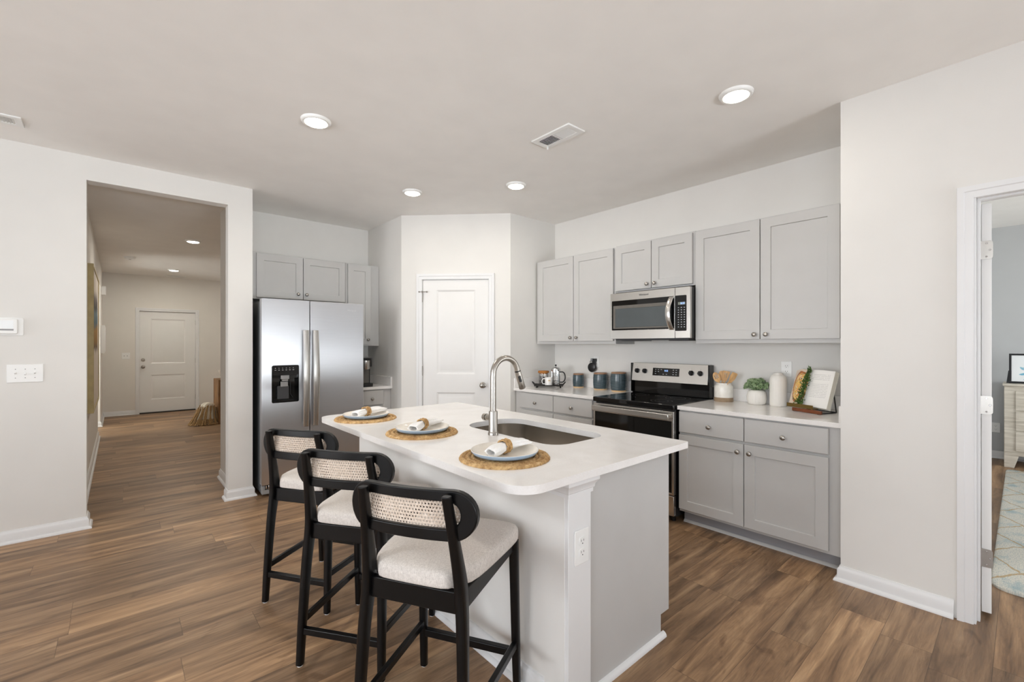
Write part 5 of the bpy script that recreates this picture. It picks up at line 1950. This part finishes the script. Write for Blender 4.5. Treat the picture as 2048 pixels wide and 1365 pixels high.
# ------------------------------------------------------------------ succulent, vase
def flute(n_, d_, z0, z1):
    def f(a, z):
        e_ = max(0.0, min(1.0, (z - z0)/0.012, (z1 - z)/0.012))
        return 1 - d_*e_*(0.5 - 0.5*math.cos(a*n_))
    return f


pt = thing('potted_succulent', 'small green succulent in ribbed white bowl pot between crock and vase', 'potted plant', (3.690, 1.352, ZC))
MB().lathe([(0.0005, 0.0), (0.050, 0.0), (0.058, 0.004), (0.066, 0.024), (0.0695, 0.045), (0.067, 0.075), (0.060, 0.098), (0.050, 0.108), (0.040, 0.112), (0.036, 0.110), (0.036, 0.098), (0.0005, 0.096)], n=120, mod=flute(36, 0.035, 0.012, 0.104)).build('flower_pot', 'vase', pt, angle=60)
mb = MB()
rnd = random.Random(3)
for k in range(84):
    th_ = rnd.random()*2*PI
    ph = math.acos(rnd.random()*0.98)
    R0 = 0.046 + rnd.random()*0.024
    c0 = Vector((R0*math.sin(ph)*math.cos(th_)*1.12, R0*math.sin(ph)*math.sin(th_)*1.12, 0.122 + R0*math.cos(ph)*1.10))
    dirv = Vector((math.sin(ph)*math.cos(th_), math.sin(ph)*math.sin(th_), math.cos(ph) + 0.35)).normalized()
    q = dirv.to_track_quat('Z', 'Y').to_matrix().to_4x4()
    mb2 = MB()
    for j in range(9):
        a = j*2.4
        el = 0.35 + 0.10*j
        lf = MB().sphere((0, 0, 0.009), 0.0100, 8, 6, (0.62, 0.40, 1.0))
        lf.xf(Matrix.Rotation(a, 4, 'Z') @ Matrix.Rotation(1.25 - 0.10*j, 4, 'Y'))
        mb2.add(lf.v, lf.f)
    mb2.xf(Matrix.Translation(c0) @ q)
    mb.add(mb2.v, mb2.f)
    mb.tube([(0, 0, 0.10), tuple(c0*0.6 + Vector((0, 0, 0.045))), tuple(c0)], 0.003, 5)
mb.build('succulent_leaves', 'succulent', pt, angle=80)

vs_ = MB().lathe([(0.0005, 0.0), (0.050, 0.0), (0.056, 0.006), (0.0565, 0.015), (0.0575, 0.180), (0.056, 0.205), (0.050, 0.222), (0.040, 0.232), (0.033, 0.236), (0.032, 0.243), (0.034, 0.247), (0.030, 0.247), (0.028, 0.236), (0.0005, 0.230)], n=150, mod=flute(44, 0.03, 0.008, 0.212)).build('vase', 'vase', loc=(3.700, 1.206, ZC), angle=60)
tag(vs_, 'tall white ribbed ceramic vase under the wall outlet', 'vase')

# ------------------------------------------------------------------ cookbook on its stand
BE = Vector((-0.383, -0.924))        # along the page bottom, towards the right in view
BA = math.atan2(BE.y, BE.x)
G = Vector((3.547, 1.004))           # gutter bottom
LEAN = math.radians(19)
stand = thing('cookbook_stand', 'dark metal book stand with amber front rail under the cookbook', 'book stand', (G.x, G.y, ZC), BA)
mb = MB()
mb.box(-0.030, 0.178, -0.062, -0.050, 0.003, 0.026)
mb.build('front_rail', 'amber', stand, bevel=0.002)
mb = MB()
mb.box(-0.075, 0.115, -0.052, -0.004, 0.028, 0.032)
mb.box(-0.075, 0.115, -0.056, -0.052, 0.028, 0.054)
mb.build('book_ledge', 'brass', stand, bevel=0.001)
mb = MB()
for xx in (-0.025, 0.150):
    mb.tube([(xx, -0.056, 0.004), (xx, 0.05, 0.004), (xx, 0.115, 0.006)], 0.004, 6)
    mb.tube([(xx, 0.030, 0.034), (xx, 0.092, 0.19)], 0.004, 6)
    mb.tube([(xx, 0.084, 0.17), (xx, 0.115, 0.006)], 0.004, 6)
mb.tube([(-0.025, 0.092, 0.19), (0.150, 0.092, 0.19)], 0.004, 6)
mb.tube([(-0.025, 0.115, 0.006), (0.150, 0.115, 0.006)], 0.004, 6)
mb.build('wire_frame', 'black_metal', stand)
bk = thing('open_cookbook', 'open cookbook with food photo page and text page on the stand', 'book', (G.x, G.y, ZC + 0.0345), BA)
PW, PH = 0.165, 0.262
LM = Matrix.Rotation(-LEAN, 4, 'X')


def page_grid(mb, side, d0=0.0, k=1.0):
    n = 10
    cols = []
    for i in range(n+1):
        t_ = i/n
        x = side*PW*k*t_*(0.985 if side > 0 else 0.83)
        y = -0.010*math.sin(PI*min(1, t_*1.15))*1.0 - 0.004 + (0.040*t_*t_ if side < 0 else 0.010*t_*t_) + d0
        cols.append((x, y))
    return cols


def page(side, name, mat):
    cols = page_grid(None, side)
    m_ = MB()
    vs = []
    for x, y in cols:
        for z in (0.002, PH):
            p = LM @ Vector((x, y, z))
            vs.append(tuple(p))
    m_.add(vs, [(2*i, 2*i+2, 2*i+3, 2*i+1) for i in range(len(cols)-1)])
    o = m_.build(name, mat, bk)
    return o


def block(side, name, mat, d0, d1, grow=0.0):
    cols = page_grid(None, side)
    vs = []
    n = len(cols)
    for off in (d0, d1):
        for x, y in cols:
            for z in (0.002 - grow, PH + grow):
                yb = y + off
                if off == d1:
                    yb = max(y + off*0.6, off*0.9 + (0.040*(abs(x)/PW)**2 if side < 0 else 0.01*(abs(x)/PW)**2))
                p = LM @ Vector((x*(1 + grow*3), yb, z))
                vs.append(tuple(p))
    fs = []
    for i in range(n-1):
        a, b = 2*i, 2*(i+1)
        fs += [(a, a+1, b+1, b), (2*n+a, 2*n+b, 2*n+b+1, 2*n+a+1), (a, b, 2*n+b, 2*n+a), (a+1, 2*n+a+1, 2*n+b+1, b+1)]
    fs += [(0, 2*n, 2*n+1, 1), (2*n-2, 2*n-1, 4*n-1, 4*n-2)]
    return MB().add(vs, fs).build(name, mat, bk)


page(1, 'text_page', 'page_text')
page(-1, 'photo_page', 'page_photo')
block(1, 'page_block', 'paper', 0.0008, 0.034)
block(-1, 'page_block', 'paper', 0.0008, 0.012)
block(1, 'book_cover', 'cover', 0.0345, 0.038, 0.003)
block(-1, 'book_cover', 'cover', 0.0130, 0.016, 0.003)
sg = MB()
rnd = random.Random(5)
sg2 = MB()
for i in range(460):
    t_ = rnd.random()
    z = -0.014 + 0.276*t_
    base = LM @ Vector((-0.012 + 0.022*t_, -0.022, z))
    out = Vector((rnd.gauss(0, 0.013)*(1.15 - 0.5*t_), -abs(rnd.gauss(0, 0.010)), rnd.uniform(-0.008, 0.012)))
    c0 = base + out
    s_ = rnd.uniform(0.006, 0.011)
    lf = MB()
    lf.add([(0, 0, 0), (0.45*s_, 0.12*s_, 0.9*s_), (0, 0.0, 2.0*s_), (-0.45*s_, 0.12*s_, 0.9*s_), (0, 0.18*s_, 0.9*s_)], [(0, 1, 4), (1, 2, 4), (2, 3, 4), (3, 0, 4)])
    lf.xf(Matrix.Translation(c0) @ Matrix.Rotation(rnd.uniform(0, 6.3), 4, 'Z') @ Matrix.Rotation(rnd.uniform(-1.3, 1.3), 4, 'X'))
    sg.add(lf.v, lf.f)
for i in range(8):
    pass
gr = thing('greenery_sprig', 'green boxwood sprig lying along the open cookbook gutter', 'greenery', (G.x, G.y, ZC + 0.0345), BA)
sg.build('sprig_leaves', 'green', gr, solid=0.0006)
MB().tube([tuple(LM @ Vector((-0.012 + 0.022*t_/12, -0.021, -0.012 + 0.272*t_/12))) for t_ in range(13)], 0.0022, 6).build('sprig_stem', 'bark', gr)

# ------------------------------------------------------------------ foyer furniture
cs = thing('console_table', 'rustic brown wooden console table in the foyer', 'table', (1.27, 9.0, 0))
MB().box(0.0, 1.20, 0.0, 0.52, 0.695, 0.750).build('table_top', 'console', cs, bevel=0.004)
MB().box(0.0, 0.075, 0.0, 0.075, 0.0, 0.695).build('leg', 'console', cs, bevel=0.003)
MB().box(1.125, 1.20, 0.0, 0.075, 0.0, 0.695).build('leg', 'console', cs, bevel=0.003)
MB().box(0.0, 0.050, 0.075, 0.52, 0.0, 0.695).build('end_panel', 'console', cs, bevel=0.002)
MB().box(1.150, 1.20, 0.075, 0.52, 0.0, 0.695).build('end_panel', 'console', cs, bevel=0.002)
MB().box(0.05, 1.15, 0.08, 0.50, 0.15, 0.19).build('shelf', 'console', cs, bevel=0.002)
tb = thing('throw_blanket', 'cream throw blanket with tan fringe heaped beside the console', 'blanket', (1.09, 9.12, 0))
mb = MB()
n, m = 22, 16
rings = []
for j in range(m+1):
    t_ = j/m
    ring = []
    for i in range(n):
        a = 2*PI*i/n
        rr = 0.17*(1 - 0.50*t_**1.5) + 0.012*math.sin(a*6 + 2*t_) + 0.008*math.sin(a*11)
        zz = 0.02 + 0.33*t_
        ring.append((0.05*t_ + rr*0.95*math.cos(a), rr*0.72*math.sin(a), zz + 0.02*math.sin(3*a)*t_))
    rings.append(ring)
rings.append([(0.05 + 0.02*math.cos(2*PI*i/n), 0.015*math.sin(2*PI*i/n), 0.372) for i in range(n)])
mb.loft(rings)
mb.build('blanket_cloth', 'throw', tb, angle=80, subsurf=1)
mb = MB()
rnd = random.Random(9)
for i in range(64):
    a = PI + (i/63)*PI*1.0 + rnd.uniform(-0.03, 0.03) - 0.25
    band = i % 8 < 4
    top = rnd.uniform(0.24, 0.33) if band else 0.09
    pts = []
    for k in range(6):
        t_ = k/5
        zz = top*(1-t_) + 0.010
        rr = 0.178 - 0.07*(zz/0.33)**1.5 + 0.014 + (0.05*t_**3)
        pts.append((0.05*(zz/0.33) + rr*0.95*math.cos(a) + rnd.uniform(-0.006, 0.006), rr*0.72*math.sin(a) + rnd.uniform(-0.006, 0.006), zz))
    mb.tube(pts, 0.0075, 5)
fo = mb.build('fringe', 'fringe', tb, angle=80)
fo['kind'] = 'stuff'
bw = thing('shell_bowl', 'pale petal-edged decorative bowl on the foyer console', 'bowl', (1.42, 9.13, 0.750))
rings = []
for rr, zz, pk in ((0.035, 0.002, 0), (0.075, 0.03, 0), (0.105, 0.075, 0.1), (0.135, 0.12, 1.0), (0.128, 0.122, 1.0), (0.098, 0.078, 0.1), (0.07, 0.04, 0), (0.03, 0.012, 0)):
    rings.append([(rr*math.cos(2*PI*i/48), rr*math.sin(2*PI*i/48), zz + pk*0.045*(abs(math.sin(2*PI*i/48*3.5))**0.7)) for i in range(48)])
MB().loft(rings[:4], cap=True).build('bowl_outside', 'bark', bw, angle=80) if False else MB().loft(rings).build('bowl_outside', 'shell', bw, angle=80)
MB().loft([[(p[0]*1.01, p[1]*1.01, p[2]*0.97 - 0.001) for p in r_] for r_ in rings[:3]], cap=False).build('bowl_base', 'bark', bw, angle=80)
br = thing('twig_bundle', 'dried dark twigs standing behind the petal-edged bowl on the console', 'twigs', (1.46, 9.33, 0.750))
mb = MB()
rnd = random.Random(11)
for i in range(14):
    a = rnd.uniform(0, 6.28)
    mb.tube([(0, 0, 0.06), (0.02*math.cos(a), 0.02*math.sin(a), 0.13), (0.06*math.cos(a), 0.06*math.sin(a), 0.20 + rnd.uniform(0, 0.06))], [0.003, 0.0025, 0.0015], 5)
mb.build('twigs', 'bark', br)
MB().lathe([(0.0005, 0), (0.035, 0), (0.042, 0.03), (0.030, 0.08), (0.026, 0.08), (0.035, 0.03), (0.0005, 0.01)], n=20).build('bud_vase', 'bark', br)

# ------------------------------------------------------------------ bedroom furniture
ds = thing('dresser', 'whitewashed wooden dresser with stacked drawers in the bedroom', 'dresser', (7.36, 0.140, 0), RR)
DW = 1.35
mb = MB()
mb.box(0.0, DW, 0.0, 0.44, 0.170, 0.895)
mb.build('dresser_case', 'dresser', ds, bevel=0.004)
MB().box(-0.012, DW+0.012, -0.012, 0.455, 0.895, 0.920).build('dresser_top', 'dresser', ds, bevel=0.004)
MB().box(0.0, DW, -0.004, 0.44, 0.135, 0.170).build('plinth', 'dresser', ds, bevel=0.003)
for k in range(3):
    z0 = 0.188 + k*0.222
    for c_ in range(2):
        x0 = 0.085 + c_*0.6
        MB().box(x0, x0 + 0.585, -0.010, 0.02, z0, z0 + 0.212).build('drawer', 'dresser', ds, bevel=0.003)
        if c_ == 0:
            pass
for x in (0.0, DW - 0.11):
    sgn = 1
    MB().prism([(x, 0.135), (x + 0.11, 0.135), (x + (0.075 if x == 0 else 0.11), 0.0), (x + (0.0 if x == 0 else 0.035), 0.0)], 0.0, 0.05, lambda a, b, c_: (a, c_, b)).build('foot', 'dresser', ds, bevel=0.002)
    MB().prism([(x, 0.135), (x + 0.11, 0.135), (x + (0.075 if x == 0 else 0.11), 0.0), (x + (0.0 if x == 0 else 0.035), 0.0)], 0.39, 0.44, lambda a, b, c_: (a, c_, b)).build('foot', 'dresser', ds, bevel=0.002)
pf = thing('picture_frame', 'black framed blue flower print standing on the dresser', 'picture', (7.46, 0.105, 0.921), RR + 0.0)
TL = Matrix.Rotation(-0.20, 4, 'X')
mb = MB()
mb.holed([(0, 0), (0.42, 0), (0.42, 0.33), (0, 0.33)], [(0.018, 0.018), (0.402, 0.018), (0.402, 0.312), (0.018, 0.312)], -0.012, 0.012, lambda a, b, c_: (a, c_, b))
mb.xf(TL @ Matrix.Translation((0.0, 0, 0.004)))
mb.build('frame', 'black_frame', pf, bevel=0.001)
po = MB().box(0.019, 0.401, -0.003, 0.006, 0.019, 0.311).xf(TL @ Matrix.Translation((0.0, 0, 0.004))).build('print', 'flower', pf)
MB().prism([(0.02, 0.0), (0.13, 0.0), (0.085, 0.13), (0.045, 0.13)], -0.03, 0.10, lambda a, b, c_: (a, b, 0)).build('unused', 'black_frame', pf) if False else None
mb = MB()
mb.add([(-0.02, 0.03, 0.001), (-0.02, 0.15, 0.001), (-0.005, 0.045, 0.14), (0.06, 0.03, 0.001), (0.06, 0.15, 0.001), (0.06, 0.045, 0.14)], [(0, 1, 2), (3, 5, 4), (0, 3, 4, 1), (1, 4, 5, 2), (2, 5, 3, 0)])
mb.build('easel_back', 'black_frame', pf)
rgm = MB()
pts = rrect(3.63, 7.15, -2.0, 0.122, [0.05, 0.05, 0.05, 0.10], 8)
rings = [[(x, y, 0.0005) for x, y in pts], [(x, y, 0.012) for x, y in pts], [(5.4 + (x-5.4)*0.996, -0.94 + (y+0.94)*0.992, 0.018) for x, y in pts]]
o = rgm.loft(rings).build('area_rug', 'rug', angle=60)
tag(o, 'cream and pale blue woven rug with golden diamond lines in the bedroom', 'rug')
